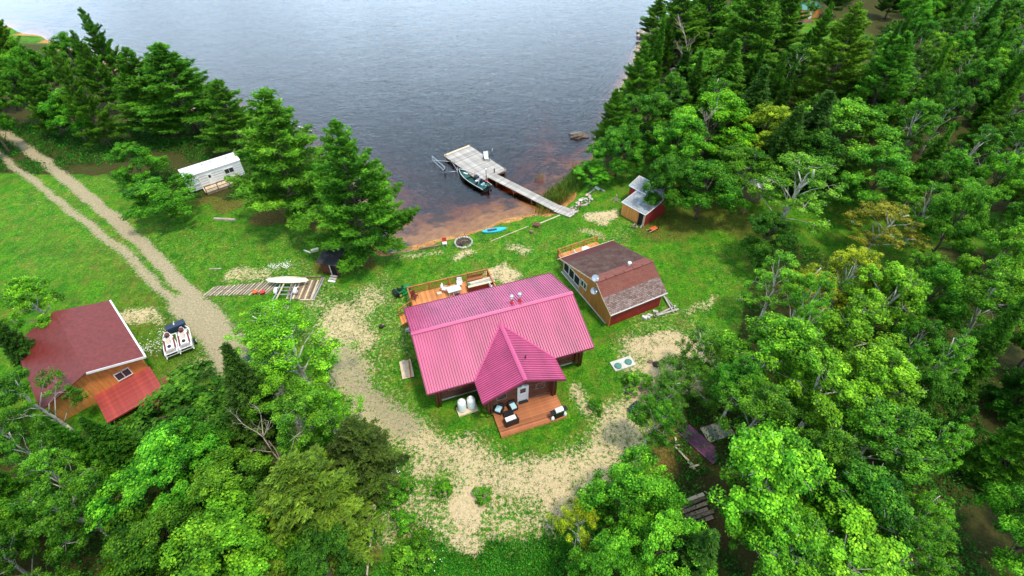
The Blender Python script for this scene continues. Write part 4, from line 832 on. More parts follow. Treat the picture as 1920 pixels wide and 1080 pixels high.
# boat lift frame
a, c_, e, f_ = (Vector((*at(x, y, -.5), -.5)) for x, y in ((811, 300), (834, 321), (846, 303), (858, 322)))
t = thing('boat_lift', 'thin empty metal boat lift frame standing in the lake left of the dock', 'boat lift', (a.x, a.y, -.8)); o3 = Vector((a.x, a.y, -.8))
a, c_, e, f_ = a - o3, c_ - o3, e - o3, f_ - o3; up = Vector((0, 0, .7)); dn = Vector((0, 0, -1.6))
for q in (a, c_, e, f_): MB().cyl(q + dn, q + up * 1.1, .045, n=6).build('leg', M['steel'], t)
for p_, q in ((a + up, c_ + up), (a, c_), (a, e), (c_, f_), (e + up * .2, f_ + up * .2)): MB().cyl(p_, q, .035, n=6).build('rail', M['steel'], t)
MB().cyl(c_ + Vector((0, 0, .1)), c_ + Vector((.0, 0, .35)), .14, n=10).build('winch_wheel', M['black'], t)
# driftwood log and lake rock
t = thing('floating_dock_plank', 'half-sunk plank drifting in the lake between the pines', 'plank', (*at(572, 243, WATER_Z), WATER_Z)); MB().bar((-1.3, .9, .04), (1.3, -.7, .14), .28, .14).build('plank', M['grey_wood'], t)
b = MB(); b.blob((0, 0, .0), (3.0, 2.0, 1.2), 5, 11, 7, .14); b.blob((1.3, -.2, -.05), (1.2, 1.1, .7), 6); b.blob((-.9, .6, -.1), (1.3, 1.0, .7), 9); o = b.build('lake_rock', M['wet_rock']); o.location = (*at(1084, 255, WATER_Z), WATER_Z + .05); tag(o, 'big brown rock breaking the lake surface near the right shore', 'rock')
o = MB().blob((0, 0, 0), (.9, .6, .5), 12).build('lake_rock', M['wet_rock']); o.location = (*at(1119, 252, WATER_Z), WATER_Z); tag(o, 'small dark rock in the water between the big rock and shore', 'rock')

# ------------------------------------------------------------------ things on the lake lawn
t = thing('fire_ring', 'round fire pit ringed with pale stones near the beach', 'fire pit', G(869, 455))
for i in range(20):
    a = i / 20 * 6.283; o = MB().blob((1.05 * math.cos(a), 1.05 * math.sin(a), .12), (.36, .27, .30), i, rz=a + 1.57).build('stone', M['stone'], t)
MB().lathe([(.9, 0), (.9, .03)], n=16).build('ash_bed', M['ash'], t)
for i in range(8): a = random.uniform(0, 6.28); r = random.uniform(0, .5); MB().bar((r * math.cos(a) - .3, r * math.sin(a) - .1, .1 + .02 * i), (r * math.cos(a) + .3 * math.cos(i), r * math.sin(a) + .3 * math.sin(i), .16), .1).build('charred_log', M['ash'] if i % 2 else M['old_wood'], t)
t = thing('paddle_board', 'turquoise paddle board lying on the grass at the beach edge', 'paddle board', G(927, 432), R(14))
ring = [(1.6 * math.cos(a), .42 * math.sin(a) * (1 - .25 * math.cos(a) ** 4)) for a in np.linspace(0, 6.283, 25)[:-1]]; MB().poly([(x, y, .06 + .03 * x * x / 2) for x, y in ring], (0, 0, .14)).build('board', M['teal'], t); MB().box((-.3, 0, .225), (1.2, .4, .03)).build('grip_pad', M['navy'], t)
t = thing('garden_chair', 'little white and red chair left of the stone fire pit', 'chair', G(834, 459), R(10)); MB().box((0, 0, .42), (.52, .5, .06)).build('seat', M['white'], t); MB().box((0, .25, .75), (.52, .07, .6)).build('backrest', M['red'], t)
for s in (-1, 1):
    for q in (-.2, .2): MB().bar((s * .22, q, 0), (s * .22, q, .4), .05).build('leg', M['white'], t)
t = thing('fire_table', 'small dark brown wooden crate table on the lawn near the dock', 'table', G(1006, 425), R(-20)); MB().box((0, 0, .42), (.9, .62, .06)).build('tabletop', M['maroon'], t)
for s in (-1, 1):
    for q in (-1, 1): MB().bar((s * .38, q * .25, 0), (s * .38, q * .25, .4), .07).build('leg', M['old_wood'], t)
t = thing('wood_stump', 'dark stump in the grass below the crate table', 'stump', G(996, 436)); MB().lathe([(.26, 0), (.2, .28), (.18, .3)], n=9).build('trunk', M['old_wood'], t)
def plank_line(px0, py0, px1, py1, lab, wd=.22, mm='pale_wood', h=.12):
    a = G(px0, py0); c = G(px1, py1); t = thing('timber', lab, 'timber', ((a[0] + c[0]) / 2, (a[1] + c[1]) / 2, (a[2] + c[2]) / 2), math.atan2(c[1] - a[1], c[0] - a[0])); MB().box((0, 0, h / 2), (math.hypot(c[0] - a[0], c[1] - a[1]), wd, h)).build('beam', M[mm], t)
plank_line(1009, 420, 1050, 403, 'pale painted timber pointing at the dock ramp', .16, 'pale_wood', .08); plank_line(921, 452, 991, 424, 'long thin pale pole lying across the lake lawn', .08, 'pale_wood', .06)
plank_line(730, 472, 782, 468, 'dark retaining timber at the left end of the beach', .3, 'old_wood', .22); plank_line(786, 466, 826, 459, 'weathered retaining timber left of the small chair', .22, 'old_wood', .16)
plank_line(584, 473, 598, 469, 'pale squared beam lying left of the tiny dark shack', .34, 'cream', .3); plank_line(402, 412, 442, 414, 'pale log lying at the edge of the left lawn', .3, 'dead_wood', .25)
plank_line(1098, 367, 1118, 352, 'grey timber edging along the reeds by the stone pile', .2, 'grey_wood'); plank_line(1119, 350, 1134, 359, 'grey timber lying toward the driftwood right of the reeds', .2, 'grey_wood'); plank_line(1117, 351, 1124, 356, 'short white block where the two grey timbers meet', .34, 'white', .2)
plank_line(570, 470, 583, 475, 'short white stake in the grass beside the pale beam', .12, 'white'); plank_line(393, 505, 415, 504, 'thin bleached stick lying on the left lawn', .12, 'dead_wood', .1)
t = thing('stone_pile', 'heap of broken pale stones beside the dock ramp', 'stones', G(1088, 387))
o0 = Vector(G(1088, 387))
for i in range(60):
    u = random.random(); v = random.uniform(-1, 1); px = lerp(1068, 1108, u) + v * 5; py = lerp(399, 370, u) + v * 6; q = Vector(G(px, py)) - o0
    MB().blob((q.x, q.y, q.z + .1 + random.uniform(0, .12)), (random.uniform(.25, .6), random.uniform(.2, .42), random.uniform(.15, .3)), i, 6, 4, rz=random.uniform(0, 3)).build('stone', M['stone'] if i % 3 else M['granite'], t)
t = thing('marker_post', 'dark post with a red band standing by the stone pile', 'post', G(1087, 393)); MB().cyl((0, 0, 0), (0, 0, 1.5), .05, n=8).build('post', M['ash'], t); MB().cyl((0, 0, .5), (0, 0, .95), .07, n=8).build('band', M['red'], t); MB().box((0, 0, 1.5), (.4, .16, .1)).build('cap', M['white'], t)
t = thing('driftwood', 'bleached root stump standing in the grass left of the shed', 'stump', G(1155, 376)); MB().tube([(0, 0, 0), (.05, 0, .5), (-.05, .1, .95)], .14, 6, .5).build('trunk', M['dead_wood'], t)
for i in range(5): a = i * 1.3; MB().tube([(0, 0, .15), (.5 * math.cos(a), .5 * math.sin(a), .1), (.8 * math.cos(a + .3), .8 * math.sin(a + .3), .02)], .06, 5, .3).build('root', M['dead_wood'], t)

# ------------------------------------------------------------------ tiny shack under the pine
def shack():
    a = G(607, 512); c = G(637, 520); rz = math.atan2(c[1] - a[1], c[0] - a[0]); H = thing('playhouse_shack', 'tiny red-brown board shack with a black corrugated roof under the big pine', 'shack', ((a[0] + c[0]) / 2, (a[1] + c[1]) / 2, 0), rz + R(6))
    w_, d_, h_ = 2.0, 1.8, 2.0
    for i in range(9): MB().box((-.45, -.02, .25 + i * .2), (1.1, .05, .19)).build('board', M['log'], H)
    MB().box((-w_ / 2, d_ / 2, 1.0), (.06, d_, 2.0)).build('side_wall', M['ash'], H); MB().box((w_ / 2, d_ / 2, 1.0), (.06, d_, 2.0)).build('side_wall', M['ash'], H); MB().box((0, d_, 1.0), (w_ - .07, .06, 2.0)).build('rear_wall', M['ash'], H)
    MB().box((.52, .02, .95), (.76, .04, 1.9)).build('doorway', M['dark'], H, 'near-black panel standing for the dark doorway'); MB().bar((.13, -.06, 1.9), (.18, -.12, .05), .10, .05).build('door_post', M['white'], H, 'leaning white post'); MB().bar((.92, -.06, .0), (.92, -.06, 1.95), .09).build('door_post', M['log'], H)  # doorway is a flat sheet coloured near-black for the shade inside
    b = MB(); n = 28
    vs = []; 
    for i in range(n + 1): x = -1.25 + 2.5 * i / n; z = .03 * (1 if i % 2 else -1); vs += [(x, -.45, 2.0 + z), (x, d_ + .3, 2.5 + z)]
    b.add(vs, [(2 * i, 2 * i + 2, 2 * i + 3, 2 * i + 1) for i in range(n)]); b.box((0, .9, 2.18), (2.4, 2.1, .03), M=Matrix.Rotation(R(11), 4, 'X')); b.build('roof', M['corrugated'], H)
    for i in range(3): MB().box((.55, -.35 - i * .32, .30 - i * .1), (.85, .28, .05)).build('step', M['white'] if i == 2 else M['grey_wood'], H)
shack()
# ------------------------------------------------------------------ long canoe on a boat trailer, on a timber pad
def canoe(t, c, L, W, H_, mt, rz=0):
    b = MB(); n = 16; vs = []; fs = []; k = 7
    for i in range(n + 1):
        t_ = i / n; s = max(.03, math.sin(math.pi * t_) ** .42); x = (t_ - .5) * L
        for j in range(k): a = math.pi * j / (k - 1); vs.append((x, W / 2 * s * math.cos(a), H_ * (.35 + .65 * s) * math.sin(a) ** .7))
    for i in range(n): fs += [(i * k + j, (i + 1) * k + j, (i + 1) * k + j + 1, i * k + j + 1) for j in range(k - 1)]
    fs += [tuple(i * k for i in range(n + 1)) + tuple(i * k + k - 1 for i in reversed(range(n + 1)))]
    m_ = Matrix.Translation(c) @ Matrix.Rotation(rz, 4, 'Z'); b.add([m_ @ Vector(v) for v in vs], fs, True); return b
a = at(498, 524, .95); c = at(578, 524, .95); cx, cy = (a[0] + c[0]) / 2, (a[1] + c[1]) / 2; TR = math.atan2(c[1] - a[1], c[0] - a[0])
t = thing('canoe', 'long cream canoe lying upside down across the boat trailer', 'canoe', (cx, cy, .82), TR); canoe(t, (0, 0, 0), math.hypot(c[0] - a[0], c[1] - a[1]), .86, .42, M['cream']).build('hull', M['cream'], t); MB().box((0, 0, .425), (4.4, .06, .03)).build('keel', M['pale_wood'], t)
t = thing('boat_trailer', 'galvanised boat trailer with white fenders under the cream canoe', 'trailer', (cx + .15, cy - 1.1, 0), TR)
b = MB()
for s in (-1, 1): b.bar((s * .85, 1.4, .62), (s * .85, -.9, .58), .09); b.bar((s * .85, -.9, .58), (s * 1.0, -1.7, .5), .08); b.bar((s * 1.0, -1.7, .5), (s * .25, -3.3, .42), .08)
for y in (1.2, .2, -.9): b.bar((-.85, y, .6), (.85, y, .6), .08)
b.bar((-1.05, -.1, .38), (1.05, -.1, .38), .09); b.build('frame', M['steel'], t)
for s in (-1, 1):
    wl = MB().cyl((s * .98, -.1, .32), (s * 1.18, -.1, .32), .32, n=18).build('wheel', M['tyre'], t); MB().cyl((s * 1.17, -.1, .32), (s * 1.20, -.1, .32), .18, n=12).build('rim', M['white'], wl)
    b = MB(); pr = [(-.1 + .46 * math.cos(q), .34 + .42 * math.sin(q)) for q in np.linspace(.15, math.pi - .15, 9)]; b.poly([(s * 1.08 - .17, y, z) for y, z in pr] + [(s * 1.08 - .17, y * .92, z - .05) for y, z in reversed(pr)], (.34, 0, 0)); b.build('fender', M['white'], t)
MB().bar((-.42, 1.3, .68), (-.52, -1.7, .66), .16, .05).build('bunk_board', M['pale_wood'], t); MB().bar((.42, 1.3, .68), (.46, -.8, .66), .14, .05).build('bunk_board', M['old_wood'], t)
MB().bar((-.5, .9, .72), (.5, .9, .72), .2, .1).build('cross_pad', M['white'], t); MB().cyl((.25, -3.3, .42), (.25, -3.3, 0), .04, n=8).build('jack', M['steel'], t)
# timber pad under the trailer: two long beams, boards, then a row of ties running to the drive
t = thing('timber_pad', 'open timber pad of planks lying under the boat trailer', 'timber pad', (cx + .9, cy - .7, 0), TR)
for i in range(13): MB().box((-.5 + i * .22, 0, .09 + .01 * (i % 2)), (.18, 3.0, .06)).build('board', M['old_wood'] if i % 3 else M['pale_wood'], t)
MB().bar((2.75, 1.9, .12), (2.5, -1.6, .12), .14, .14).build('beam', M['grey_wood'], t); MB().bar((2.5, 1.85, .12), (2.25, -1.6, .12), .12, .12).build('beam', M['grey_wood'], t); MB().bar((.2, 1.95, .1), (2.6, 1.98, .1), .12, .12).build('beam', M['old_wood'], t); MB().bar((1.0, -1.65, .1), (2.6, -1.62, .1), .14, .12).build('beam', M['pale_wood'], t)
o0 = Vector(G(450, 540)); t = thing('plank_path', 'row of weathered planks laid side by side across the sandy strip by the drive', 'planks', o0)
for i in range(40):
    u = i / 39; q = Vector(G(lerp(392, 515, u), lerp(549, 541, u) - 2)) - o0; ln = lerp(1.7, 2.6, u) * random.uniform(.85, 1.05)
    o = MB().box((0, 0, 0), (.10, ln, .05)).build('plank', M['pale_wood'] if i % 4 == 0 else M['old_wood'] if i % 2 else M['grey_wood'], t); o.location = (q.x, q.y, .035); o.rotation_euler = (0, 0, R(-22) + random.uniform(-.06, .06))
for px, lab in ((480, 'left orange-red bucket by the end of the plank row'), (494, 'right red bucket nearer the boat trailer')):
    t = thing('bucket', lab, 'bucket', G(px, 551), 0, 'orange-red buckets by the planks'); MB().lathe([(.2, 0), (.28, .36), (.30, .37), (.26, .34)], n=14).build('body', M['orange'] if px == 480 else M['red'], t); MB().tube([(.28 * math.cos(q), .05, .36 + .12 * math.sin(q)) for q in np.linspace(0, 3.14, 7)], .012, 4).build('handle', M['steel'], t)

# ------------------------------------------------------------------ jet skis on a trailer
c = G(338, 648); JT = R(-57); t = thing('jet_ski_trailer', 'white double trailer with a black box carrying the two jet skis', 'trailer', (c[0], c[1], 0), JT)
b = MB()
for y in (-1.2, 0.0, 1.2): b.bar((-1.5, y, .45), (1.7, y, .45), .08)
for x in (-1.5, 1.4): b.bar((x, -1.25, .45), (x, 1.25, .45), .08)
b.bar((-1.5, -1.2, .45), (-2.15, -.9, .5), .08).bar((-1.5, 1.2, .45), (-2.15, .9, .5), .08); b.build('frame', M['white'], t)
for s in (-1, 1):
    wl = MB().cyl((.5, s * 1.32, .3), (.5, s * 1.50, .3), .3, n=16).build('wheel', M['tyre'], t); MB().cyl((.5, s * 1.49, .3), (.5, s * 1.52, .3), .16, n=10).build('rim', M['white'], wl)
MB().box((-2.35, .15, .62), (.75, 1.75, .5), R(3)).build('box', M['navy'], t, 'long dark box at the front'); MB().bar((-2.3, 0.1, .9), (-2.9, .1, .75), .1).build('tongue', M['white'], t)
def ski(y, lab):
    s = thing('jet_ski', lab, 'jet ski', (c[0] - y * math.sin(JT), c[1] + y * math.cos(JT), .52), JT, 'white jet skis on the trailer'); n = 14; L = 3.1
    def hull(z0, z1, sc, nm, mm, x0=0., x1=1.):
        ring = [];
        for i in range(n + 1): t_ = lerp(x0, x1, i / n); w_ = .60 * sc * min(1, math.sin(min(1, (t_ + .04) / .75) * math.pi / 2) ** .75); ring.append((-L / 2 + t_ * L, w_))
        return MB().poly([(x, -w_, z0) for x, w_ in ring] + [(x, w_, z0) for x, w_ in reversed(ring)], (0, 0, z1 - z0))
    h = hull(0, .36, 1, 'hull', 0).build('hull', M['white_gloss'], s)
    for q in (-1, 1): MB().bar((-.55, q * .42, .37), (1.1, q * .44, .37), .16, .03).build('foot_well', M['maroon'], s)
    hull(.365, .50, .66, '', 0, .02, .42).build('hood', M['white_gloss'], s); MB().blob((-.95, 0, .55), (.8, .5, .34), 3, 10, 6, .03).build('cowl', M['maroon'], s)
    MB().box((-.05, 0, .48), (.9, .36, .26)).build('seat', M['tan_seat'], s); MB().box((.75, 0, .46), (.75, .42, .22)).build('seat', M['white'], s); MB().blob((.78, 0, .60), (.46, .36, .14), 5, 12, 5, .02).build('seat_pad', M['black'], s)
    MB().bar((-.5, -.38, .78), (-.5, .38, .78), .05).box((-.55, 0, .7), (.14, .2, .22)).build('handlebar', M['black'], s)
    MB().box((1.50, 0, .22), (.14, .9, .16)).build('stern_step', M['black'], s); MB().box((1.25, 0, .375), (.45, .95, .03)).build('rear_deck', M['grey_wood'], s)
ski(-.64, 'white jet ski on the house side of the trailer'); ski(.64, 'white jet ski on the drive side of the trailer')

# ------------------------------------------------------------------ neighbour house with a red deck at the left
a = Vector((*at(240, 618, 2.6), 0)); e = Vector((*at(272, 668, 2.3), 0)); d = (e - a).normalized()
RZ2 = math.atan2(d.y, d.x) + R(90)   # local -y points along the eave toward the camera
H2 = thing('neighbour_house', 'orange house with white trim and a worn red deck at the left edge', 'house', (e.x, e.y, 0), RZ2)
# local frame: +y runs back along the visible white eave, -x is into the house
MB().box((-4.1, 4.9, 1.15), (7.4, 9.4, 2.5)).build('wall', M['orange_wall'], H2)
MB().poly([(-.02, -.3, 2.45), (-.02, 10, 2.45), (-4.1, 10, 3.9), (-4.1, -.3, 3.9)], (0, 0, .08)).build('roof', M['maroon'], H2); MB().poly([(-8.2, -.3, 2.45), (-8.2, 10, 2.45), (-4.1, 10, 3.9), (-4.1, -.3, 3.9)], (0, 0, .08)).build('roof', M['maroon'], H2)
MB().box((.02, 4.85, 2.44), (.16, 10.3, .2)).build('eave_trim', M['white'], H2); MB().bar((.02, -.34, 2.46), (-4.1, -.34, 3.92), .05, .22).build('rake_trim', M['white'], H2)
MB().poly([(-.45, .22, 2.3), (-7.7, .22, 2.3), (-4.1, .22, 3.75)], (0, .06, 0)).build('gable_wall', M['orange_wall'], H2)
window(H2, (-2.2, .16, 1.5), 1.2, .9, 0)
MB().box((-2.6, -1.75, .72), (4.6, 3.7, .12)).build('deck_frame', M['red_deck'], H2)
bm = MB().box((0, 0, 0), (4.7, .135, .036)).mesh('deck_board', M['red_deck'])
for i in range(27): inst('deck_board', bm, H2, (-2.6, -3.62 + .072 + i * .142, .80))
for x in (-4.6, -.5):
    for y in (-3.4, -.4): MB().box((x, y, .33), (.14, .14, .68)).build('post', M['red_deck'], H2)
for i in range(9): MB().bar((-.05 + .02, -3.3 + i * .16, .72), (.5, -3.3 + i * .16, .55), .07, .05).build('bench_slat', M['red_deck'], H2)
for i in range(5): MB().box((-1.5, -3.75 - i * .3, .68 - i * .15), (1.5, .28, .05)).build('step', M['red_deck'], H2)
for x in (-2.27, -.73): MB().bar((x, -3.6, .6), (x, -5.2, -.05), .05, .22).build('stringer', M['red_deck'], H2)

# ------------------------------------------------------------------ white trailer home among the pines, far-left
a = Vector((*at(343, 332, 2.75), 0)); e = Vector((*at(408, 311, 2.75), 0)); d = (e - a).normalized(); rz = math.atan2(d.y, d.x)
T2 = thing('trailer_home', 'white travel trailer with a small wooden deck between the lakeside pines', 'trailer home', (a.x, a.y, 0), rz); L = 7.4
MB().box((L / 2, 1.25, 1.45), (L, 2.5, 2.3)).build('body', M['white'], T2); MB().poly([(-.05, -.06, 2.6), (-.05, 2.56, 2.6), (-.05, 2.4, 2.76), (-.05, 1.25, 2.82), (-.05, .1, 2.76)], (L + .1, 0, 0)).build('roof', M['white'], T2)
for i in range(6): MB().box((L / 2, -.012, .55 + i * .36), (L - .1, .02, .03)).build('siding_rib', M['steel'], T2)
window(T2, (1.1, -.03, 1.6), 1.0, .75, 0, .05, panes=2, glass=M['glass_pale']); MB().box((3.0, -.03, 1.15), (.72, .05, 1.85)).build('door', M['white'], T2, 'white door with a small dark window'); MB().box((3.0, -.062, 1.7), (.3, .02, .4)).build('pane', M['black'], T2)
window(T2, (5.6, -.03, 1.6), 1.2, .75, 0, .05, panes=2)
for x, y in ((4.0, 1.5), (2.9, 1.5), (6, 1.2)): MB().lathe([(.18, 2.78), (.18, 2.9), (.1, 2.93)], (x, y, 0), 10).build('roof_vent', M['steel'], T2)
for x in (2.6, 3.4): MB().cyl((x + 1, 0.1, .32), (x + 1, .3, .32), .32, n=14).build('wheel', M['tyre'], T2)
bm = MB().box((0, 0, 0), (.135, 1.6, .04)).mesh('deck_board', M['pale_wood'])
for i in range(34): inst('deck_board', bm, T2, (1.6 + i * .142, -.95, .5))
MB().box((4.0, -.95, .27), (4.7, 1.55, .38)).build('deck_frame', M['old_wood'], T2)
b = MB()
for i in range(4): b.box((1.65 + i * 1.55, -1.72, .9), (.1, .1, .9))
b.box((4.0, -1.72, 1.36), (4.8, .12, .05)).box((4.0, -1.72, .85), (4.7, .05, .08)); b.build('railing', M['maroon'], T2)

# ------------------------------------------------------------------ clutter in the woods
a = Vector(G(1274, 802)); e = Vector(G(1344, 864)); c = (a + e) / 2; rz = math.atan2((e - a).y, (e - a).x); L = (e - a).length
t = thing('roofing_stack', 'stack of purple ribbed roofing sheets lying on the forest floor', 'roofing sheets', c, rz)
for i in range(4):
    b = MB(); vs = []; n = 16; y0 = -.6 + i * .16
    for k in range(n + 1): h = .03 if k % 4 in (1, 2) else 0; vs += [(-L / 2 + .3 * i * .4, y0 + k * .055, .12 + .05 * i + h), (L / 2 - .25 * i, y0 + k * .055, .12 + .05 * i + h)]
    b.add(vs, [(2 * k, 2 * k + 1, 2 * k + 3, 2 * k + 2) for k in range(n)]); b.build('sheet', M['purple_sheet'], t)
t = thing('plywood_platform', 'pale weathered board platform with leaf litter beside the purple sheets', 'platform', G(1345, 811), R(16))
for i in range(5): MB().box((-1.05 + i * .52, .02 * i, .16), (.5, 1.45, .05)).build('board', M['grey_wood'] if i % 2 else M['pale_wood'], t)
for y in (-.6, .6): MB().box((0, y, .06), (2.7, .1, .14)).build('bearer', M['old_wood'], t)
t = thing('branch_pile', 'long pale peeled poles lying beside the purple roofing sheets', 'poles', G(1288, 850), 0)
o0 = Vector(G(1288, 850))
for (x0, y0, x1, y1, r) in ((1265, 822, 1267, 834, .09), (1264, 838, 1290, 868, .07), (1268, 842, 1300, 876, .06), (1288, 868, 1302, 882, .06), (1292, 878, 1310, 874, .08), (1290, 866, 1299, 882, .07), (1262, 836, 1274, 838, .08)):
    MB().cyl(Vector(G(x0, y0)) - o0 + Vector((0, 0, .15)), Vector(G(x1, y1)) - o0 + Vector((0, 0, .25)), r, n=7).build('pole', M['pale_wood'], t)
t = thing('lumber_stack', 'mossy grey planks stacked between the two round trees at the bottom right', 'lumber', G(1288, 962), R(20))
for i in range(6): MB().box((0 + random.uniform(-.2, .2), -.9 + i * .34, .15 + (i % 2) * .06), (3.6, .26, .10), random.uniform(-.05, .05)).build('plank', M['pale_wood'] if i == 5 else M['old_wood'], t)
a = Vector(G(655, 1025)); e = Vector(G(692, 970)); c = (a + e) / 2; t = thing('rail_pile', 'pile of old brown rails and slabs beside the dark spruce at the bottom', 'timber', c, math.atan2((e - a).y, (e - a).x))
for i in range(7): MB().cyl((-1.6 + random.uniform(-.2, .2), -.5 + i * .16, .12 + .05 * (i % 3)), (1.5 + random.uniform(-.2, .2), -.42 + i * .15, .14 + .05 * (i % 3)), .075, .06, 7).build('rail', M['old_wood'], t)
MB().blob((1.9, .1, .3), (.55, .55, .6), 4).build('stump', M['dead_wood'], t)
t = thing('fallen_log', 'thin fallen log lying along the grass by the rail pile', 'log', G(690, 1040), 0); MB().tube([Vector(G(x, y)) - Vector(G(690, 1040)) + Vector((0, 0, .12)) for x, y in ((702, 985), (696, 1010), (692, 1040), (688, 1085))], .10, 7, .7).build('trunk', M['dead_wood'], t); MB().tube([Vector(G(x, y)) - Vector(G(690, 1040)) + Vector((0, 0, .1)) for x, y in ((684, 1030), (676, 1055), (668, 1085))], .08, 6, .5).build('branch', M['old_wood'], t)
t = thing('tarp_machine', 'small dark blue machine under leaves at the right edge of the sand', 'machine', G(1188, 768), R(40)); MB().blob((0, 0, .35), (1.5, .8, .8), 5, 10, 6, .1).build('body', M['navy'], t); MB().box((.2, 0, .78), (.5, .4, .12)).build('seat', M['black'], t)
for x in (-.5, .5): MB().cyl((x, -.45, .22), (x, -.3, .22), .22, n=12).build('wheel', M['tyre'], t)
# dark car nose under the birches beside the drive
t = thing('parked_car', 'dark blue car mostly hidden under the birch at the end of the drive', 'car', G(478, 692), R(35))
b = MB(); b.poly([(-2.1, -.85, .3), (-2.1, -.85, .85), (-1.3, -.85, .98), (1.2, -.85, .95), (2.1, -.85, .75), (2.15, -.85, .3)], (0, 1.7, 0)); b.build('body', M['navy'], t)
b = MB(); b.add([(-1.5, -.78, .96), (1.0, -.78, .94), (1.0, .78, .94), (-1.5, .78, .96), (-1.0, -.62, 1.42), (.35, -.62, 1.42), (.35, .62, 1.42), (-1.0, .62, 1.42)], [(0, 1, 5, 4), (1, 2, 6, 5), (2, 3, 7, 6), (3, 0, 4, 7)]); b.build('window', M['glass'], t); MB().box((-.32, 0, 1.44), (1.4, 1.26, .05)).build('roof', M['navy'], t)
for x in (-1.35, 1.35):
    for s in (-1, 1): MB().cyl((x, s * .72, .32), (x, s * .90, .32), .32, n=16).build('wheel', M['tyre'], t)
for s in (-.6, .6): MB().box((2.12, s, .66), (.1, .34, .14)).build('headlight', M['glass_pale'], t)
# pale-roofed sheds and boats glimpsed in the far woods
def far_shed(px, py, zt, lx, ly, rz, lab, wall, roof, h=2.2):
    x, y = at(px, py, zt); t = thing('small_shed', lab, 'shed', (x, y, 0), rz)
    MB().box((0, 0, h / 2), (lx - .3, ly - .3, h)).build('wall', wall, t)
    for s in (-1, 1): MB().poly([(-lx / 2, 0, h + .7), (lx / 2, 0, h + .7), (lx / 2, s * ly / 2, h), (-lx / 2, s * ly / 2, h)], (0, 0, .07)).build('roof', roof, t)
    MB().box((0, -ly / 2 + .14, .95), (.9, .05, 1.9)).build('door', M['white'], t); return t
far_shed(1405, 322, 2.6, 6, 5, R(-38), 'pale roof of a building showing through the dark leaves right of the shed', M['old_wood'], M['white'])
far_shed(1512, 8, 2.6, 6, 5, R(20), 'pale green roof among the pines at the top edge', M['orange_wall'], M['lid_green'])
x, y = at(1676, 68, 2.6); t = thing('camper_van', 'white camper at the top right edge between the pines', 'camper', (x + 2.4, y, 0), R(80)); MB().box((0, 0, 1.5), (6, 2.4, 2.2)).build('body', M['white'], t); MB().box((0, 0, 2.68), (5.6, 2.1, .12)).build('roof', M['white'], t)
for s in (-1.8, 1.8):
    for q in (-1.15, 1.15): MB().cyl((s, q - .1, .35), (s, q + .1, .35), .35, n=12).build('wheel', M['tyre'], t)
MB().box((-.5, 1.21, 1.8), (1.2, .03, .6)).build('window', M['glass'], t)
for (px, py, rz, mm, lab) in ((1508, 152, 15, 'orange', 'orange-red canoe upturned on the ground deep in the right woods'), (1506, 41, -12, 'maroon', 'dull red canoe lying in the far top woods'), (1526, 27, 15, 'red', 'bright red canoe just below the pale green roof')):
    x, y, z = G(px, py); t = thing('canoe', lab, 'canoe', (x, y, z + .05), R(rz), 'canoes in the far woods'); canoe(t, (0, 0, 0), 4.6, .95, .45, M[mm]).build('hull', M[mm], t); MB().box((0, 0, .46), (4.0, .06, .04)).build('keel', M['pale_wood'], t)
# shore rocks at the far right point
rs = random.Random(5)
for i in range(26):
    px = rs.uniform(1204, 1268); py = 52 + rs.uniform(0, 14) + (px - 1204) * .28
    x, y, z = G(px, py); sz = rs.uniform(1.3, 3.4); o = MB().blob((0, 0, 0), (sz * 1.35, sz, sz * .42), i + 50, 9, 5, .2, rs.uniform(0, 3)).build('shore_boulder', M['granite']); o.location = (x, y, max(z, -.7) + .12); tag(o, 'pink granite boulder on the rocky point at the top right shore', 'boulder', 'granite boulders on the point')
for i, (px, py) in enumerate(((1236, 88), (1246, 97), (1232, 104), (1200, 92), (1190, 118), (1262, 134), (1198, 96))):
    x, y, z = G(px, py); o = MB().blob((0, 0, 0), (1.8, 1.4, .9), i + 90, 9, 5, .2).build('shore_boulder', M['granite']); o.location = (x, y, max(z, -.75) + .2); tag(o, 'rounded boulder half hidden in the shore trees below the rocky point', 'boulder', 'boulders below the point')
for i, (px, py) in enumerate(((1202, 64), (1199, 72), (1196, 81), (1206, 58))):
    x, y = at(px, py, WATER_Z); o = MB().blob((0, 0, 0), (1.3, 1.0, .7), i + 70).build('lake_rock', M['wet_rock']); o.location = (x, y, WATER_Z); tag(o, 'dark wet rock in the water off the rocky point', 'rock', 'wet rocks off the point')

# ------------------------------------------------------------------ foliage
def quad_mesh(name, C_, Nn, sz, asp, tint, mt, dirs=None):
    """diamond leaves: C_ centres, Nn normals, sz lengths, asp width ratio"""
    n = len(C_); Nn = Nn / np.linalg.norm(Nn, axis=1, keepdims=True)
    a = rng.normal(size=(n, 3)) if dirs is None else dirs
    a = a - (a * Nn).sum(1, keepdims=True) * Nn; a /= np.linalg.norm(a, axis=1, keepdims=True) + 1e-9; b = np.cross(Nn, a)
    s = sz[:, None]; fold = Nn * s * .12
    V = np.stack([C_ - a * s / 2, C_ + b * s * asp / 2 + fold, C_ + a * s / 2, C_ - b * s * asp / 2 + fold], 1).reshape(-1, 3)
    me = bpy.data.meshes.new(name); me.vertices.add(4 * n); me.vertices.foreach_set('co', V.ravel().astype(np.float32)); me.loops.add(4 * n); me.loops.foreach_set('vertex_index', np.arange(4 * n)); me.polygons.add(n)
    me.polygons.foreach_set('loop_start', np.arange(n) * 4); me.update(calc_edges=True)
    at_ = me.attributes.new('tint', 'FLOAT', 'POINT'); at_.data.foreach_set('value', np.repeat(tint, 4).astype(np.float32)); me.materials.append(mt); return me
def unit(v): return v / (np.linalg.norm(v, axis=-1, keepdims=True) + 1e-9)

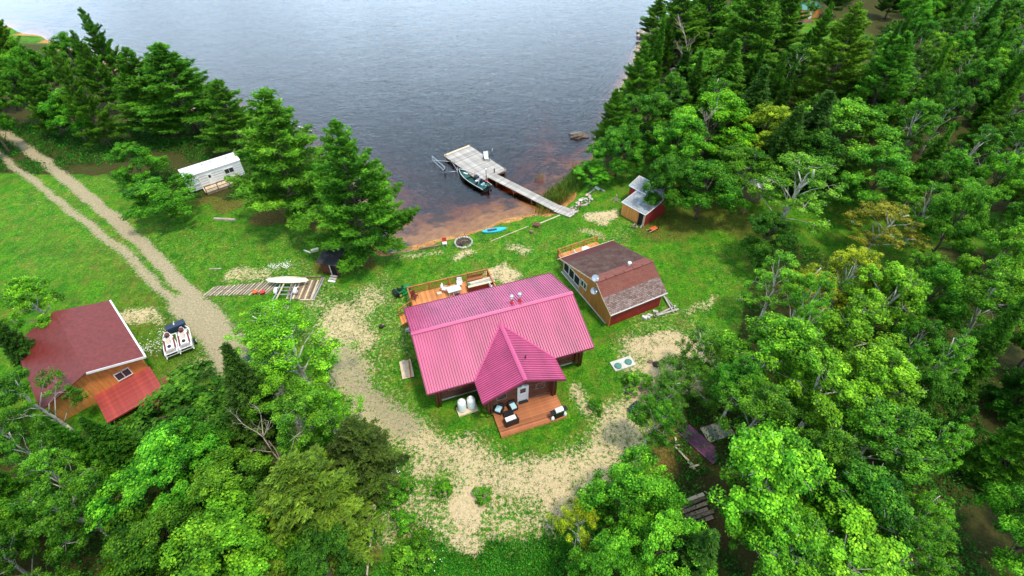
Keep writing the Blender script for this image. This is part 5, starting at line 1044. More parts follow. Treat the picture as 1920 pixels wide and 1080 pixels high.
def broadleaf(h, rad, seed, clusters=150, per=110, leaf=.17, open_=0.0, bark='bark', low=.28, flat=1.0):
    g = np.random.default_rng(seed); rr = random.Random(seed); tr = MB()
    lean = g.normal(size=2) * .35; pts = [(lean[0] * (i / 6) ** 1.5 + g.normal() * .05 * i, lean[1] * (i / 6) ** 1.5 + g.normal() * .05 * i, h * .92 * i / 6) for i in range(7)]
    tr.tube(pts, .05 + h * .014, 8, .22); P = np.array(pts)
    # lobes: main limbs each carry a lobe, so that the outline is uneven
    nl = rr.randint(11, 15); lobes = []
    for i in range(nl):
        t = (i + .5) / nl; z = h * lerp(low + .12, .90, t); a = i * 2.4 + rr.uniform(-.4, .4); prof = math.sin(math.pi * min(1, max(0, (z / h - low + .12) / (1.06 - low))) ** .9) ** .7
        r = rad * prof * rr.uniform(.50, .86); lobes.append((r * math.cos(a), r * math.sin(a), z, rad * rr.uniform(.22, .40) * (.7 + .4 * prof)))
    lobes.append((lean[0], lean[1], h * .90, rad * .36)); Lb = np.array(lobes)
    for l in lobes[:-1]:
        zt = max(h * .15, l[2] - h * .22); i = zt / (h * .92) * 6; k = int(min(5, i)); s = P[k] * (1 - (i - k)) + P[k + 1] * (i - k); e = np.array(l[:3]); m1 = s * .55 + e * .45 + np.array([0, 0, h * .03]) + g.normal(size=3) * .15
        tr.tube([tuple(s), tuple(m1), tuple(e)], .018 + h * .0045, 5, .3)
    cc = []; src = []
    while len(cc) < clusters:
        i = rr.randrange(len(lobes)); l = Lb[i]; v = g.normal(size=3); v /= np.linalg.norm(v)
        if v[2] < -.15 and rr.random() < .8: continue
        c = l[:3] + v * l[3] * rr.uniform(.55, 1.05) * np.array([1, 1, .85 * flat]); cc.append(c); src.append(l[:3])
    cc = np.array(cc); src = np.array(src)
    for i in range(0, len(cc), 2 if open_ else 4):
        m1 = (cc[i] + src[i]) / 2 + g.normal(size=3) * .1; tr.tube([tuple(src[i]), tuple(m1), tuple(cc[i] + (cc[i] - src[i]) * (.45 if open_ else .1))], .020 if open_ else .013, 3, .35)
    n = len(cc) * per; ci = np.repeat(np.arange(len(cc)), per); crd = (rad * .085 + .14) * g.uniform(.7, 1.3, len(cc))[ci]
    off = unit(g.normal(size=(n, 3))) * (g.random((n, 1)) ** .5) * crd[:, None]; off[:, 2] *= .75; C_ = cc[ci] + off
    out = unit(C_ - np.array([0, 0, h * .5])); Nn = unit(unit(off) * .7 + out * .4 + np.array([0, 0, .7]) + g.normal(size=(n, 3)) * .55)
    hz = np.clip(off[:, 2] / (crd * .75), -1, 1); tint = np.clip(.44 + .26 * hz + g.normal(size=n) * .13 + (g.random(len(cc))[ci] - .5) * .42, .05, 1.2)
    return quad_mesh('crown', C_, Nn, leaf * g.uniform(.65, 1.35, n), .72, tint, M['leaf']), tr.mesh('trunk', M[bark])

def conifer(h, rad, seed, kind='pine', gap=1.0):
    g = np.random.default_rng(seed); rr = random.Random(seed); tr = MB(); tr.tube([(0, 0, 0), (.12, 0, h * .4), (0, .12, h * .75), (0, 0, h * .98)], .06 + h * .012, 8, .12)
    T = []; D = []; K = []; z = h * (.08 if kind == 'spruce' else .13); pine = kind == 'pine'; up3 = np.array([0, 0, 1.])
    while z < h * .985:
        f = z / h; prof = ((1 - f) ** .70 if pine else (1 - f) ** .95) * (1 if f > .2 else lerp(.7, 1, f / .2)); nb = rr.randint(4, 6) if pine else rr.randint(6, 8); a0 = rr.uniform(0, 6.28)
        for i in range(nb):
            a = a0 + i * 6.283 / nb + rr.uniform(-.35, .35); L = rad * prof * (rr.choice((.6, .85, 1.0, 1.05, 1.22)) * rr.uniform(.9, 1.1) if pine else rr.uniform(.72, 1.15)) + .10
            el = (R(rr.uniform(-4, 24)) + f * .55) if pine else (R(-22) + f * .95)
            dv = np.array([math.cos(a) * math.cos(el), math.sin(a) * math.cos(el), math.sin(el)]); s = np.array([0, 0, z]); bend = (.10 if pine else .06) * L; side = np.array([-math.sin(a), math.cos(a), 0])
            P = lambda t: s + dv * (L * t) + up3 * (bend * (t * t - t) * 2.2)
            if L > .5: tr.tube([tuple(P(0)), tuple(P(.5)), tuple(P(1))], .05 * (L / rad) + .012, 4, .3)
            tone = rr.uniform(-.14, .18)
            def spray(p0, d0, n_, st_, w0):
                for k in range(n_):
                    q = p0 + d0 * (st_ * k); T.append(q + g.normal(size=3) * .05); D.append(unit(d0 + up3 * (.35 if pine else 0.))); K.append(tone + .12 * k / max(1, n_))
            m = max(2, int(L / (.34 if pine else .24))); st_ = .16 if pine else .12
            for k in range(m):   # side twigs, each a short row of tufts, with gaps between them
                t = lerp(.30 if L > 1.2 else .05, .97, (k + rr.random() * .7) / m)
                for sg_ in (-1, 1):
                    if rr.random() < .12: continue
                    wl = (.42 if pine else .36) * L * (1.02 - t) ** .75 * rr.uniform(.6, 1.15) + .12; d0 = unit(dv * rr.uniform(.6, 1.1) + side * sg_ + up3 * (rr.uniform(-.05, .35) if pine else rr.uniform(-.25, .0))); spray(P(t), d0, max(1, int(wl / st_)), st_, wl)
            spray(P(.35), unit(P(1) - P(.35)), max(2, int(L * .68 / st_)), st_, 0)
        z += gap * (.62 if pine else .36) * (.7 + .6 * rr.random()) * (1 - .35 * f)
    for k in range(6): T.append(up3 * h * (.95 + .01 * k)); D.append(up3); K.append(.1)
    T = np.array(T); D = np.array(D); K = np.array(K); per = 9 if pine else 7; n = len(T) * per; ti = np.repeat(np.arange(len(T)), per)
    sp_ = unit(D[ti] + g.normal(size=(n, 3)) * (.55 if pine else .45)); ln = (.30 if pine else .20) * g.uniform(.65, 1.3, n); C_ = T[ti] + sp_ * (ln * .5)[:, None] + g.normal(size=(n, 3)) * .03
    Nn = unit(np.cross(sp_, g.normal(size=(n, 3)))); Nn[Nn[:, 2] < 0] *= -1; Nn = unit(Nn + up3 * .5)
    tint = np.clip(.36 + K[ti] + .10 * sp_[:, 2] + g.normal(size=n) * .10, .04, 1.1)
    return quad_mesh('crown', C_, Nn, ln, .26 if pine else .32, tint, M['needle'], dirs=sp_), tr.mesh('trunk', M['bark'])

def dead_tree(h, seed):
    rr = random.Random(seed); b = MB()
    def grow(p, d, L, r, lv):
        pts = [p]; q = Vector(p); d = Vector(d)
        for i in range(4): d = (d + Vector((rr.uniform(-.22, .22), rr.uniform(-.22, .22), rr.uniform(-.05, .12)))).normalized(); q = q + d * L / 4; pts.append(tuple(q))
        b.tube(pts, r, 5 if lv > 1 else 3, .45)
        if lv:
            for i in range(rr.randint(9, 11) if lv == 3 else rr.randint(4, 5)):
                k = rr.randint(1, 4); a = rr.uniform(0, 6.28); nd = (d * .8 + Vector((math.cos(a), math.sin(a), .1)) * .9).normalized(); grow(pts[k], nd, L * rr.uniform(.25, .45), r * .45, lv - 1)
    grow((0, 0, 0), (0, 0, 1), h * .7, .03 + h * .007, 3); return b.mesh('trunk', M['dead_wood'])

PR = {'poplar': [broadleaf(10, 3.2, s, 190, 125, .135, 1, 'bark_white', .30, 1.1) for s in (1, 2, 3)],
      'birch': [broadleaf(10, 3.0, s, 120, 105, .125, 1, 'bark_white', .22, 1.2) for s in (11, 12)],
      'maple': [broadleaf(9, 3.6, s, 230, 130, .15, 0, 'bark', .22) for s in (21, 22, 23)],
      'bush': [broadleaf(2.4, 1.6, s, 60, 70, .13, 0, 'bark', .05) for s in (31, 32)],
      'pine': [conifer(16, 5.2, s) for s in (41, 42, 43)],
      'spruce': [conifer(13, 2.6, s, 'spruce') for s in (51, 52)], 'fir': [conifer(12, 4.2, 61, 'spruce', 1.7)]}
DIM = {'poplar': (10, 3.2), 'birch': (10, 3.0), 'maple': (9, 3.6), 'bush': (2.4, 1.6), 'pine': (16, 5.2), 'spruce': (13, 2.6), 'fir': (12, 4.2)}
GREEN = {'poplar': (.075, .33, .020), 'birch': (.075, .33, .022), 'maple': (.040, .25, .016), 'bush': (.045, .25, .018), 'pine': (.058, .28, .024), 'spruce': (.034, .15, .020), 'fir': (.09, .17, .022)}
PLACED = []; TREES = 0
def tree_at(kind, x, y, h, r, label, cat='tree', group=None, col=None, i=None, name=None):
    global TREES; TREES += 1; i = TREES if i is None else i; cr, tk = PR[kind][i % len(PR[kind])]; H0, R0 = DIM[kind]
    nm = name or {'poplar': 'poplar_tree', 'birch': 'birch_tree', 'maple': 'maple_tree', 'bush': 'bush', 'pine': 'pine_tree', 'spruce': 'spruce_tree', 'fir': 'spruce_tree'}[kind]
    t = thing(nm, label, cat, (x, y, surf_z(x, y) - .05), TREES * 1.7, group); rv = random.uniform(.88, 1.14); sc = (r / R0 * rv, r / R0 / rv, h / H0); t.rotation_euler = (random.uniform(-.06, .06), random.uniform(-.06, .06), TREES * 1.7)
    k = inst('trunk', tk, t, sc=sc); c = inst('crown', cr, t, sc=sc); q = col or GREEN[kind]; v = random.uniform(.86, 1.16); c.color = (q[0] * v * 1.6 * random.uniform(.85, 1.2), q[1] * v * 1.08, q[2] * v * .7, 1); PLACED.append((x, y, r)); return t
def T_top(kind, px, py, wpx, h, label, **k):      # conifers: measured by the tip
    x, y = at(px, py, h); d = math.sqrt(x * x + y * y + (CAM_H - h * .35) ** 2); r = wpx / 2 * d / FPX; return tree_at(kind, x, y, h, r, label, **k)
def T_mid(kind, px, py, wpx, h, label, **k):      # broad crowns: measured by the crown's middle
    x, y = at(px, py, h * .62); d = math.sqrt(x * x + y * y + (CAM_H - h * .62) ** 2); r = wpx / 2 * d / FPX; return tree_at(kind, x, y, h, r, label, **k)
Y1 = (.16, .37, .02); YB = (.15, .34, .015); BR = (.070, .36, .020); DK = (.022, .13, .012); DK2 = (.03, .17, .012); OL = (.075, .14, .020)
TOPS = [('pine', 625, 222, 205, 17, 'big shaggy pine standing alone right beside the beach'),
 ('pine', 480, 165, 225, 16.5, 'tall pine just right of the white trailer home'), ('pine', 292, 78, 165, 14, 'tallest pine in the left lakeside cluster behind the trailer home'),
 ('pine', 396, 150, 105, 11, 'dark slim pine between the tallest pine and the trailer home pine'), ('pine', 226, 92, 130, 13, 'pine at the left edge of the lakeside cluster'),
 ('pine', 1237, 4, 62, 8, 'small pine growing on the pink rocky point'), ('pine', 1292, -34, 130, 15, 'pine behind the rocky point at the top edge'), ('pine', 1350, -46, 120, 15, 'pine right of the rocky point touching the top edge'),
 ('pine', 1428, -30, 170, 17, 'broad dark pine at the middle of the top right woods'), ('pine', 1492, -30, 120, 15, 'pine beside the pale green roof'),
 ('pine', 1216, 78, 105, 13, 'pine leaning over the water below the rocky point'), ('pine', 1163, 165, 75, 10, 'lowest of the shore pines, sticking out over the lake'), ('spruce', 1385, 72, 110, 13, 'bright spruce above the yellow-topped poplar'),
 ('pine', 1627, 6, 150, 18, 'huge pine with a yellow tip at the top right'), ('spruce', 1545, 168, 120, 13, 'dusky spruce deep in the right woods'), ('spruce', 1500, 190, 100, 12, 'dark spruce left of the dusky spruce'),
 ('spruce', 1440, 120, 110, 13, 'dark spruce below the broad dark pine'), ('pine', 1700, 60, 130, 16, 'pine at the right edge below the camper'), ('spruce', 1290, 95, 80, 9, 'short dark spruce at the foot of the dead grey tree'),
 ('spruce', 396, 648, 120, 12, 'pointed dark spruce beside the end of the gravel drive'), ('fir', 510, 868, 300, 11, 'wide olive spruce in the bottom left woods'),
 ('fir', 640, 790, 190, 8, 'brown-shaded spruce right of the leaning birch'), ('spruce', 1330, 985, 120, 9, 'dark spruce hidden below the big spreading poplar')]
for k, px, py, wp, h, lab in TOPS:
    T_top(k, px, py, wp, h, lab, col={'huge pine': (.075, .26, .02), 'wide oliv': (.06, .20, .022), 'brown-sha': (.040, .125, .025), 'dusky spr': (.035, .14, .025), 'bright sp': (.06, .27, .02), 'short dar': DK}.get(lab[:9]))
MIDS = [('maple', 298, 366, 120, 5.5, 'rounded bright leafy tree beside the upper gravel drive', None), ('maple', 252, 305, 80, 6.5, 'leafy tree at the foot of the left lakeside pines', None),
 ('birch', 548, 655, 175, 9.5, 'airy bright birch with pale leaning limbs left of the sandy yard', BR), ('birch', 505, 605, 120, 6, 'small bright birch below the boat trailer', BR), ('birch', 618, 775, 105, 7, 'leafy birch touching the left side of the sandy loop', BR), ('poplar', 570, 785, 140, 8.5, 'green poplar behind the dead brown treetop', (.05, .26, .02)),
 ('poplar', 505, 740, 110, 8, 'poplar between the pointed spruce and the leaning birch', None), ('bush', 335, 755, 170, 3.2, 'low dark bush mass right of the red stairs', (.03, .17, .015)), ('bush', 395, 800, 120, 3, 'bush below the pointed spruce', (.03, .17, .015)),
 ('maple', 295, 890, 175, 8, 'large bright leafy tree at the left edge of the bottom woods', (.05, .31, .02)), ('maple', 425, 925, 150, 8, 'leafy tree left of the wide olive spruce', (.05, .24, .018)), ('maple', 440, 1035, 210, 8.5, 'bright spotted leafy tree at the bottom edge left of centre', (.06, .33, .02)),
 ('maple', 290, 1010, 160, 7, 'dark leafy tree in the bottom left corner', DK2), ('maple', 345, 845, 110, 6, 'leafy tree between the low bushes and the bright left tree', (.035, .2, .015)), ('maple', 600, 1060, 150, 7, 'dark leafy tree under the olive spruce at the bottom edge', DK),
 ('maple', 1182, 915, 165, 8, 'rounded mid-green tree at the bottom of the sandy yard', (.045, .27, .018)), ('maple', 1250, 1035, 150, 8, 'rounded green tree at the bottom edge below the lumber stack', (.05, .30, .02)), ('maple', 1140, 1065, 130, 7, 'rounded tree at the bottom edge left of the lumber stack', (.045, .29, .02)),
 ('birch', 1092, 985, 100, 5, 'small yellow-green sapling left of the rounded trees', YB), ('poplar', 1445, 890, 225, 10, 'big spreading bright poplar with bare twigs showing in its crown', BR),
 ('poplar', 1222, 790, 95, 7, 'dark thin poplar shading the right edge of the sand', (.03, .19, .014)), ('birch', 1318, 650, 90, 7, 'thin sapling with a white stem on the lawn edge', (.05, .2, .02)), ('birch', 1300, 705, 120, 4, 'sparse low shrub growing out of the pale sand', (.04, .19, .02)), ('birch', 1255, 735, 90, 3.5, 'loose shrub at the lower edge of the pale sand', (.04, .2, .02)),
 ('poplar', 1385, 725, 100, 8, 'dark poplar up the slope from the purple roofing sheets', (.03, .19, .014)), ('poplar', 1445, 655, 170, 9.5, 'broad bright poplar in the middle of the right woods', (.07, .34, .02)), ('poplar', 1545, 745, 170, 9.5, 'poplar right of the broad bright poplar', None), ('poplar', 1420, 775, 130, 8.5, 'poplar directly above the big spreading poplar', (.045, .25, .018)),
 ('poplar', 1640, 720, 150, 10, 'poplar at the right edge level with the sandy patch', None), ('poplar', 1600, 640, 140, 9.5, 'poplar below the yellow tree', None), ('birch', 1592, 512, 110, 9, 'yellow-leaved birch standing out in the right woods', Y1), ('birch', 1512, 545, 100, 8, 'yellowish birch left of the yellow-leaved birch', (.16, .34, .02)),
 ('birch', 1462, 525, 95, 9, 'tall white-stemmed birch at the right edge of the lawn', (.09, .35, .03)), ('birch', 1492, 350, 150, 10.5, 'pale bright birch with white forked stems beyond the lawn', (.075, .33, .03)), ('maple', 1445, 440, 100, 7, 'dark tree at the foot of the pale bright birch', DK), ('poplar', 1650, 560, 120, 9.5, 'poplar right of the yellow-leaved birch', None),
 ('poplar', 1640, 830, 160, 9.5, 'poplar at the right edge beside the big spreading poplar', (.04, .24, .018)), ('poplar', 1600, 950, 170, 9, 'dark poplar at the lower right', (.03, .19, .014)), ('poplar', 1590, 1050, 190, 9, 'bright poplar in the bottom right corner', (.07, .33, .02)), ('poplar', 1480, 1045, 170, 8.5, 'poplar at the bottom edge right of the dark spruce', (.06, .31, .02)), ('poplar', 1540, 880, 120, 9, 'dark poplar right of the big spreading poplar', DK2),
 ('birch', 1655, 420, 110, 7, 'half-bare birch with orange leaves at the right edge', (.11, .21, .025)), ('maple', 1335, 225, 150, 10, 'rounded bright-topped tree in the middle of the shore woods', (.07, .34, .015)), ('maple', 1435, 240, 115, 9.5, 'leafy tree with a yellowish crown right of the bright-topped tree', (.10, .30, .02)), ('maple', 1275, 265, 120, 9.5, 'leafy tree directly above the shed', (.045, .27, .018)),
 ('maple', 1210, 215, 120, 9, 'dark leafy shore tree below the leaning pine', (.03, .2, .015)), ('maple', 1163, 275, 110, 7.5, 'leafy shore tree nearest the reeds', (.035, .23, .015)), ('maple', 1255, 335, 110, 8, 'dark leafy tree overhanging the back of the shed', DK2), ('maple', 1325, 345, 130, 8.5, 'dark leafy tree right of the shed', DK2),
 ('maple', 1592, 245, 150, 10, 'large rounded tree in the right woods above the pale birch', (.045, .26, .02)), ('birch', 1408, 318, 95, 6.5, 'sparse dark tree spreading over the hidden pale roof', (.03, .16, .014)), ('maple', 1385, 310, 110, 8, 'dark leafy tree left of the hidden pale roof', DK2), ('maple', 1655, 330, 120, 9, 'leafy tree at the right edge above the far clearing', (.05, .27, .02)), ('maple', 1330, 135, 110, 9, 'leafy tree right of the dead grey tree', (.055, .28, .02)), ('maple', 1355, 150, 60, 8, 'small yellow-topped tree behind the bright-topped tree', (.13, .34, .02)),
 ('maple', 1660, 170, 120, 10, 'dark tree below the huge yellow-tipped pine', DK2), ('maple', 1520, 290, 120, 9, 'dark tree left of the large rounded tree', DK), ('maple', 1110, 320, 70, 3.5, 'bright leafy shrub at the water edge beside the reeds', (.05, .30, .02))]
for k, px, py, wp, h, lab, c in MIDS: T_mid(k, px, py, wp, h, lab, col=c, cat='shrub' if 'shrub' in lab else 'bush' if k == 'bush' else 'tree')
for px, py, h, sd, lab in ((1318, 42, 13, 1, 'dead grey tree standing above the shore woods below the rocky point'), (1322, 215, 10.5, 2, 'bare grey tree tangled in the bright-topped tree'), (500, 822, 8, 3, 'dead brown treetop above the wide olive spruce'), (1400, 385, 1.6, 4, 'bare pale branches lying in the dark wood edge')):
    x, y = at(px, py, h * .85); o = inst('dead_tree', dead_tree(h, sd), None, (x, y, surf_z(x, y) - .05)); tag(o, lab, 'dead tree'); PLACED.append((x, y, .8))
x, y = at(1335, 690, 0)
for px, py, wp, lab in ((790, 1015, 60, 'leftmost low bush in the bottom meadow'), (770, 1050, 80, 'low bush at the bottom edge of the meadow'), (755, 975, 50, 'bright low bush by the rail pile'), (830, 915, 40, 'small round bush in the sand below the loop'), (735, 925, 55, 'low bush under the white flowers'), (905, 925, 40, 'small bush near the centre of the sandy meadow'),
                        (1118, 760, 36, 'little bush on the lawn left of the dark poplar'), (912, 760, 44, 'bush at the left side of the front deck'), (1195, 712, 60, 'rounded grass tussock below the septic slab'), (330, 470, 1, None)):
    if lab: T_mid('bush', px, py, wp, 1.0 if wp < 50 else 1.5, lab, cat='bush')

# forest fill: trees that nothing in the picture tells apart, zone by zone
HOLD = [(*at(1590, 425), 5.5), (*at(1550, 110), 9), (-39, 62, 5.5), (*at(1315, 840), 3.8), (*at(1320, 90, 6), 2.5), (H2.location.x + 1, H2.location.y - 3, 5.5), (hl(0, 0)[0], hl(0, 0)[1], 11), (11.7, 40.5, 7.5), (17.2, 55.9, 4.5), (H2.location.x - 3, H2.location.y + 3, 8)]
def free(x, y, r):
    return all((x - a) ** 2 + (y - b_) ** 2 > (.62 * (r + q)) ** 2 for a, b_, q in PLACED) and all((x - a) ** 2 + (y - b_) ** 2 > (q) ** 2 for a, b_, q in HOLD)
def fill(poly_px, n, kinds, label, group, hr=(7, 11), rr_=(2.4, 3.6), cat='tree', seed=1, cols=None, dmin=3.0):
    r_ = random.Random(seed); W_ = np.array([at(a, b_) for a, b_ in poly_px]); lo, hi = W_.min(0), W_.max(0); made = 0
    for _ in range(n * 30):
        if made >= n: break
        x, y = r_.uniform(lo[0], hi[0]), r_.uniform(lo[1], hi[1]); r = r_.uniform(*rr_)
        if not inside(np.array([[x, y]]), W_)[0] or shore_d(np.array([[x, y]]))[0] < dmin or not free(x, y, r): continue
        k = r_.choice(kinds); h = r_.uniform(*hr)
        if k in ('pine', 'spruce'): h *= 1.35; r *= 1.05 if k == 'pine' else .72
        tree_at(k, x, y, h, r, label, cat, group, cols and r_.choice(cols)); made += 1
fill([(1290, 60), (1500, 60), (1520, 330), (1340, 330), (1230, 300), (1150, 290), (1170, 150)], 26, ['maple', 'birch', 'poplar', 'spruce', 'pine'], 'leafy or dark tree packed into the shore woods right of the lake', 'trees of the right shore woods', seed=3, cols=[(.035, .21, .015), (.045, .26, .018), DK2])
fill([(1250, -60), (1700, -60), (1700, 60), (1480, 20), (1280, 30)], 22, ['pine', 'spruce', 'pine', 'maple'], 'tree in the far woods along the top right edge', 'trees along the top right edge', (9, 12), (3, 4.2), seed=4, cols=[DK, DK2, (.035, .2, .02)])
fill([(1560, 110), (1700, 110), (1700, 400), (1520, 330)], 12, ['maple', 'spruce', 'poplar'], 'tree in the right woods above the far clearing', 'trees above the far clearing', seed=5, cols=[(.035, .21, .015), DK2, (.05, .27, .02)])
fill([(1500, 590), (1700, 560), (1700, 1090), (1400, 1090), (1400, 930), (1410, 700), (1450, 610)], 36, ['poplar', 'birch', 'birch', 'spruce', 'maple'], 'green poplar or birch packed into the dense woods right of the yard', 'trees of the dense right woods', (6, 11), (1.7, 3.0), seed=6, cols=[(.05, .28, .018), (.04, .23, .016), (.065, .31, .02), (.03, .18, .014)])
fill([(1690, -50), (2020, -60), (2000, 500), (2000, 1150), (1690, 1100)], 150, ['poplar', 'maple', 'spruce', 'birch', 'maple'], 'tree of the woods beyond the right edge of the yard', 'trees beyond the right edge', (8, 11), (2.8, 3.9), seed=7, cols=[(.05, .28, .018), (.04, .23, .016), (.065, .31, .02), (.03, .18, .014)])
fill([(-500, 60), (240, 170), (250, 290), (-500, 300)], 60, ['pine', 'maple', 'maple'], 'pine or leafy tree along the left lakeshore', 'trees along the left lakeshore', (8, 12), (3, 4.2), seed=8, dmin=3)
fill([(-400, 780), (240, 780), (330, 830), (400, 960), (560, 1010), (600, 1300), (-200, 1400)], 34, ['maple', 'poplar', 'spruce', 'birch'], 'tree in the dark woods at the bottom left', 'trees of the bottom left woods', (5.5, 9.5), (1.8, 3.1), seed=9, cols=[DK2, (.04, .23, .016), (.05, .28, .018)])
fill([(-400, 420), (100, 480), (190, 600), (120, 760), (-400, 760)], 14, ['maple', 'poplar', 'spruce'], 'tree standing left of the neighbour house', 'trees left of the neighbour house', (6, 9), (2.4, 3.2), seed=10)
fill([(1140, 1085), (1400, 1085), (1420, 1300), (1100, 1300)], 7, ['maple', 'poplar'], 'tree below the bottom right trees', 'trees below the frame', (6, 8), (2.3, 3), seed=12)

ANCH = [('the orange cabin', 1150, 520), ('the blue-grey roofed shed', 1205, 370), ('the yellow-leaved birch', 1592, 512), ('the big spreading poplar', 1432, 895), ('the wide olive spruce', 530, 930), ('the dead grey tree', 1318, 80), ('the pink rocky point', 1225, 65),
        ('the huge yellow-tipped pine', 1627, 60), ('the purple roofing sheets', 1310, 830), ('the white trailer home', 380, 320), ('the pale bright birch', 1492, 350), ('the hidden pale roof', 1405, 330), ('the red stairs', 262, 735), ('the two jet skis', 338, 650), ('the broad bright poplar', 1445, 655),
        ('the bottom left corner', 250, 1070), ('the bottom right corner', 1670, 1070), ('the top right corner', 1670, 10), ('the far clearing', 1600, 430), ('the bright-topped tree', 1335, 225), ('the large bright leafy tree', 295, 890), ('the broad dark pine', 1428, 60), ('the pale green roof', 1512, 10)]
def project(x, y, z):
    dz = z - CAM_H; fw = y * CP - dz * SP; up = y * SP + dz * CP; return 960 + x / fw * FPX, 540 - up / fw * FPX
ORD = ['', 'second ', 'third ', 'fourth ', 'fifth ', 'sixth ', 'seventh ', 'eighth ']; seen = {}
KIND = {'poplar_tree': 'green poplar', 'birch_tree': 'light green birch', 'maple_tree': 'leafy broad tree', 'pine_tree': 'dark pine', 'spruce_tree': 'narrow dark spruce'}
cand = []
for o in list(bpy.data.objects):
    if o.get('group') and str(o.get('group')).startswith('trees'):
        px, py = project(o.location.x, o.location.y, 6)
        if 240 < px < 1680 and -10 < py < 1090:
            a = min(ANCH, key=lambda a: (a[1] - px) ** 2 + (a[2] - py) ** 2); ddx, ddy = px - a[1], py - a[2]
            w_ = ('right of' if ddx > 0 else 'left of') if abs(ddx) > abs(ddy) else ('below' if ddy > 0 else 'above'); cand.append((ddx ** 2 + ddy ** 2, o, w_, a[0]))
for d_, o, w_, a in sorted(cand, key=lambda c: c[0]):
    kd = KIND[o.name.split('.')[0]]; k = seen.get((kd, w_, a), 0); seen[(kd, w_, a)] = k + 1; o['label'] = '%s%s %s %s' % (('' if k == 0 else ORD[k]) , kd, w_, a) if k else 'nearest %s %s %s' % (kd, w_, a)

# ------------------------------------------------------------------ ground cover (nobody could count it)
def scatter(n, sel, leaf, name, col, mt, per, spread, hgt, seed, up=.6, asp=.6, zoff=0.0):
    g = np.random.default_rng(seed); idx = np.flatnonzero(sel > 0); area = sel[idx] * 1.0; area = area / area.sum(); pick = g.choice(idx, n, p=area); P = GP[pick] + g.uniform(-.25, .25, (n, 2)); z = GZ[pick]
    ci = np.repeat(np.arange(n), per); m = n * per; s = g.uniform(.6, 1.5, n)[ci]
    off = g.normal(size=(m, 2)) * spread * s[:, None]; C_ = np.column_stack([P[ci] + off, z[ci] + zoff + np.abs(g.normal(size=m)) * hgt * s])
    Nn = unit(np.column_stack([off / spread * .5, np.full(m, up)]) + g.normal(size=(m, 3)) * .5); tint = np.clip(.42 + g.normal(size=m) * .15 + (g.random(n)[ci] - .5) * .3, .05, 1.1)
    o = link(bpy.data.objects.new(name, quad_mesh(name, C_, Nn, leaf * g.uniform(.6, 1.4, m), asp, tint, mt))); o.color = (*col, 1); tag(o, kind='stuff'); return o
inview = ((np.abs(GP[:, 0]) < 44) & (GP[:, 1] > 10) & (GP[:, 1] < 78) & (GD > 2)).astype(float)
inview2 = ((GP[:, 0] > -84) & (GP[:, 0] < 50) & (GP[:, 1] > 10) & (GP[:, 1] < 80) & (GD > 3)).astype(float)
mead = inside(GP, np.array([at(a, b_) for a, b_ in ((720, 900), (860, 940), (1000, 960), (1080, 1000), (1050, 1100), (690, 1100), (690, 960))])).astype(float)
nohouse = (np.hypot(GP[:, 0] + 1.57, GP[:, 1] - 32.1) > 8.5) * ((GP[:, 0] - 11.7) ** 2 + (GP[:, 1] - 41.5) ** 2 > 40)
green = inview * (gravel < .45) * (beach < .3) * nohouse
scatter(15000, inview2 * (gravel < .45) * (fmask > .5) * (vnoise(GP, .3, 31) > .35), .20, 'undergrowth', (.035, .22, .015), M['leaf'], 9, .28, .30, 61)
scatter(2400, green * (sand < .45) * (mead + .0) * (vnoise(GP, .5, 33) > .38), .13, 'meadow_weeds', (.05, .29, .018), M['leaf'], 8, .2, .16, 62)
scatter(6500, green * (fmask < .5) * np.clip(sand + dry, 0, 1) * (vnoise(GP, .9, 34) > .40), .085, 'weeds', (.05, .26, .018), M['leaf'], 7, .10, .05, 63)
scatter(8000, green * (fmask < .5) * (sand < .5), .11, 'grass_tufts', (.035, .20, .010), M['leaf'], 7, .16, .05, 64, asp=.25)
reed = stroke(GP, [(1040, 372), (1075, 345), (1095, 322)], 1.3, WATER_Z, .8) * (GD < 1.4) * (GD > -5); reed2 = stroke(GP, [(1020, 395), (1040, 372)], .5, WATER_Z, .6) * .4
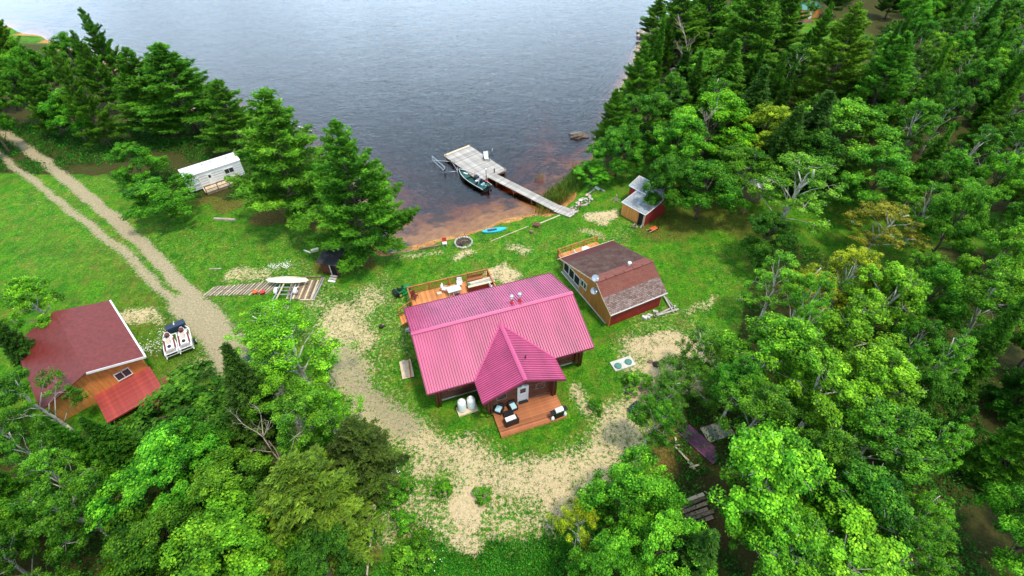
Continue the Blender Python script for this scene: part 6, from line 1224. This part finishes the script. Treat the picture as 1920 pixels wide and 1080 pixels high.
def reeds(n, w_, seed, col, name):
    g = np.random.default_rng(seed); p = w_ / w_.sum(); pick = g.choice(len(GP), n, p=p); P = GP[pick] + g.uniform(-.15, .15, (n, 2)); h = g.uniform(.35, 1.0, n); d = unit(np.column_stack([g.normal(size=(n, 2)) * .25, np.ones(n)])); base = np.column_stack([P, np.maximum(GZ[pick], WATER_Z)]); Nn = unit(np.cross(d, g.normal(size=(n, 3))))
    o = link(bpy.data.objects.new(name, quad_mesh(name, base + d * (h / 2)[:, None], Nn, h, .07, np.clip(.5 + g.normal(size=n) * .2, .1, 1.2), M['leaf'], dirs=d))); o.color = (*col, 1); tag(o, kind='stuff')
reeds(5000, reed + reed2, 71, (.12, .26, .03), 'reeds'); reeds(900, stroke(GP, [(1012, 335)], .5, WATER_Z, .6) + stroke(GP, [(1050, 372), (1020, 398)], 1.1, WATER_Z, .9), 72, (.25, .20, .04), 'reeds')
def flowers(px, py, n, wd, seed):
    g = np.random.default_rng(seed); x, y = at(px, py); P = np.column_stack([x + g.normal(size=n) * wd, y + g.normal(size=n) * wd * .7]); z = height(P); C_ = np.column_stack([P, z + g.uniform(.3, .6, n)])
    o = link(bpy.data.objects.new('daisy_patch', quad_mesh('daisy_patch', C_, unit(np.array([0, 0, 1.]) + g.normal(size=(n, 3)) * .3), np.full(n, .085) * g.uniform(.7, 1.4, n), .95, np.ones(n), M['flower']))); tag(o, kind='stuff')
for i, (px, py, n, wd) in enumerate(((514, 505, 90, .45), (537, 502, 110, .45), (292, 655, 110, .8), (310, 632, 50, .7), (272, 660, 40, .3), (722, 882, 110, .55), (732, 890, 60, .4), (1345, 355, 30, .8), (800, 1035, 30, .8))): flowers(px, py, n, wd, i)
def stones_stuff(n, w_, seed, name, sz, mt):
    g = np.random.default_rng(seed); p = w_ / w_.sum(); pick = g.choice(len(GP), n, p=p); P = GP[pick] + g.uniform(-.2, .2, (n, 2)); b = MB()
    for i in range(n): s = sz * g.uniform(.5, 1.8); b.blob((P[i, 0], P[i, 1], GZ[pick[i]]), (s, s * .8, s * .6), i, 5, 3, .2)
    b.build(name, mt, kind='stuff')
stones_stuff(900, inview * np.clip(sand + gravel, 0, 1) * (fmask < .5), 81, 'pebbles', .09, M['stone'])
stones_stuff(500, ((GD > .2) & (GD < 1.8) & (GP[:, 0] > -18) & (GP[:, 0] < 6) & (GP[:, 1] > 40) & (GP[:, 1] < 60)).astype(float), 82, 'beach_debris', .10, M['old_wood'])
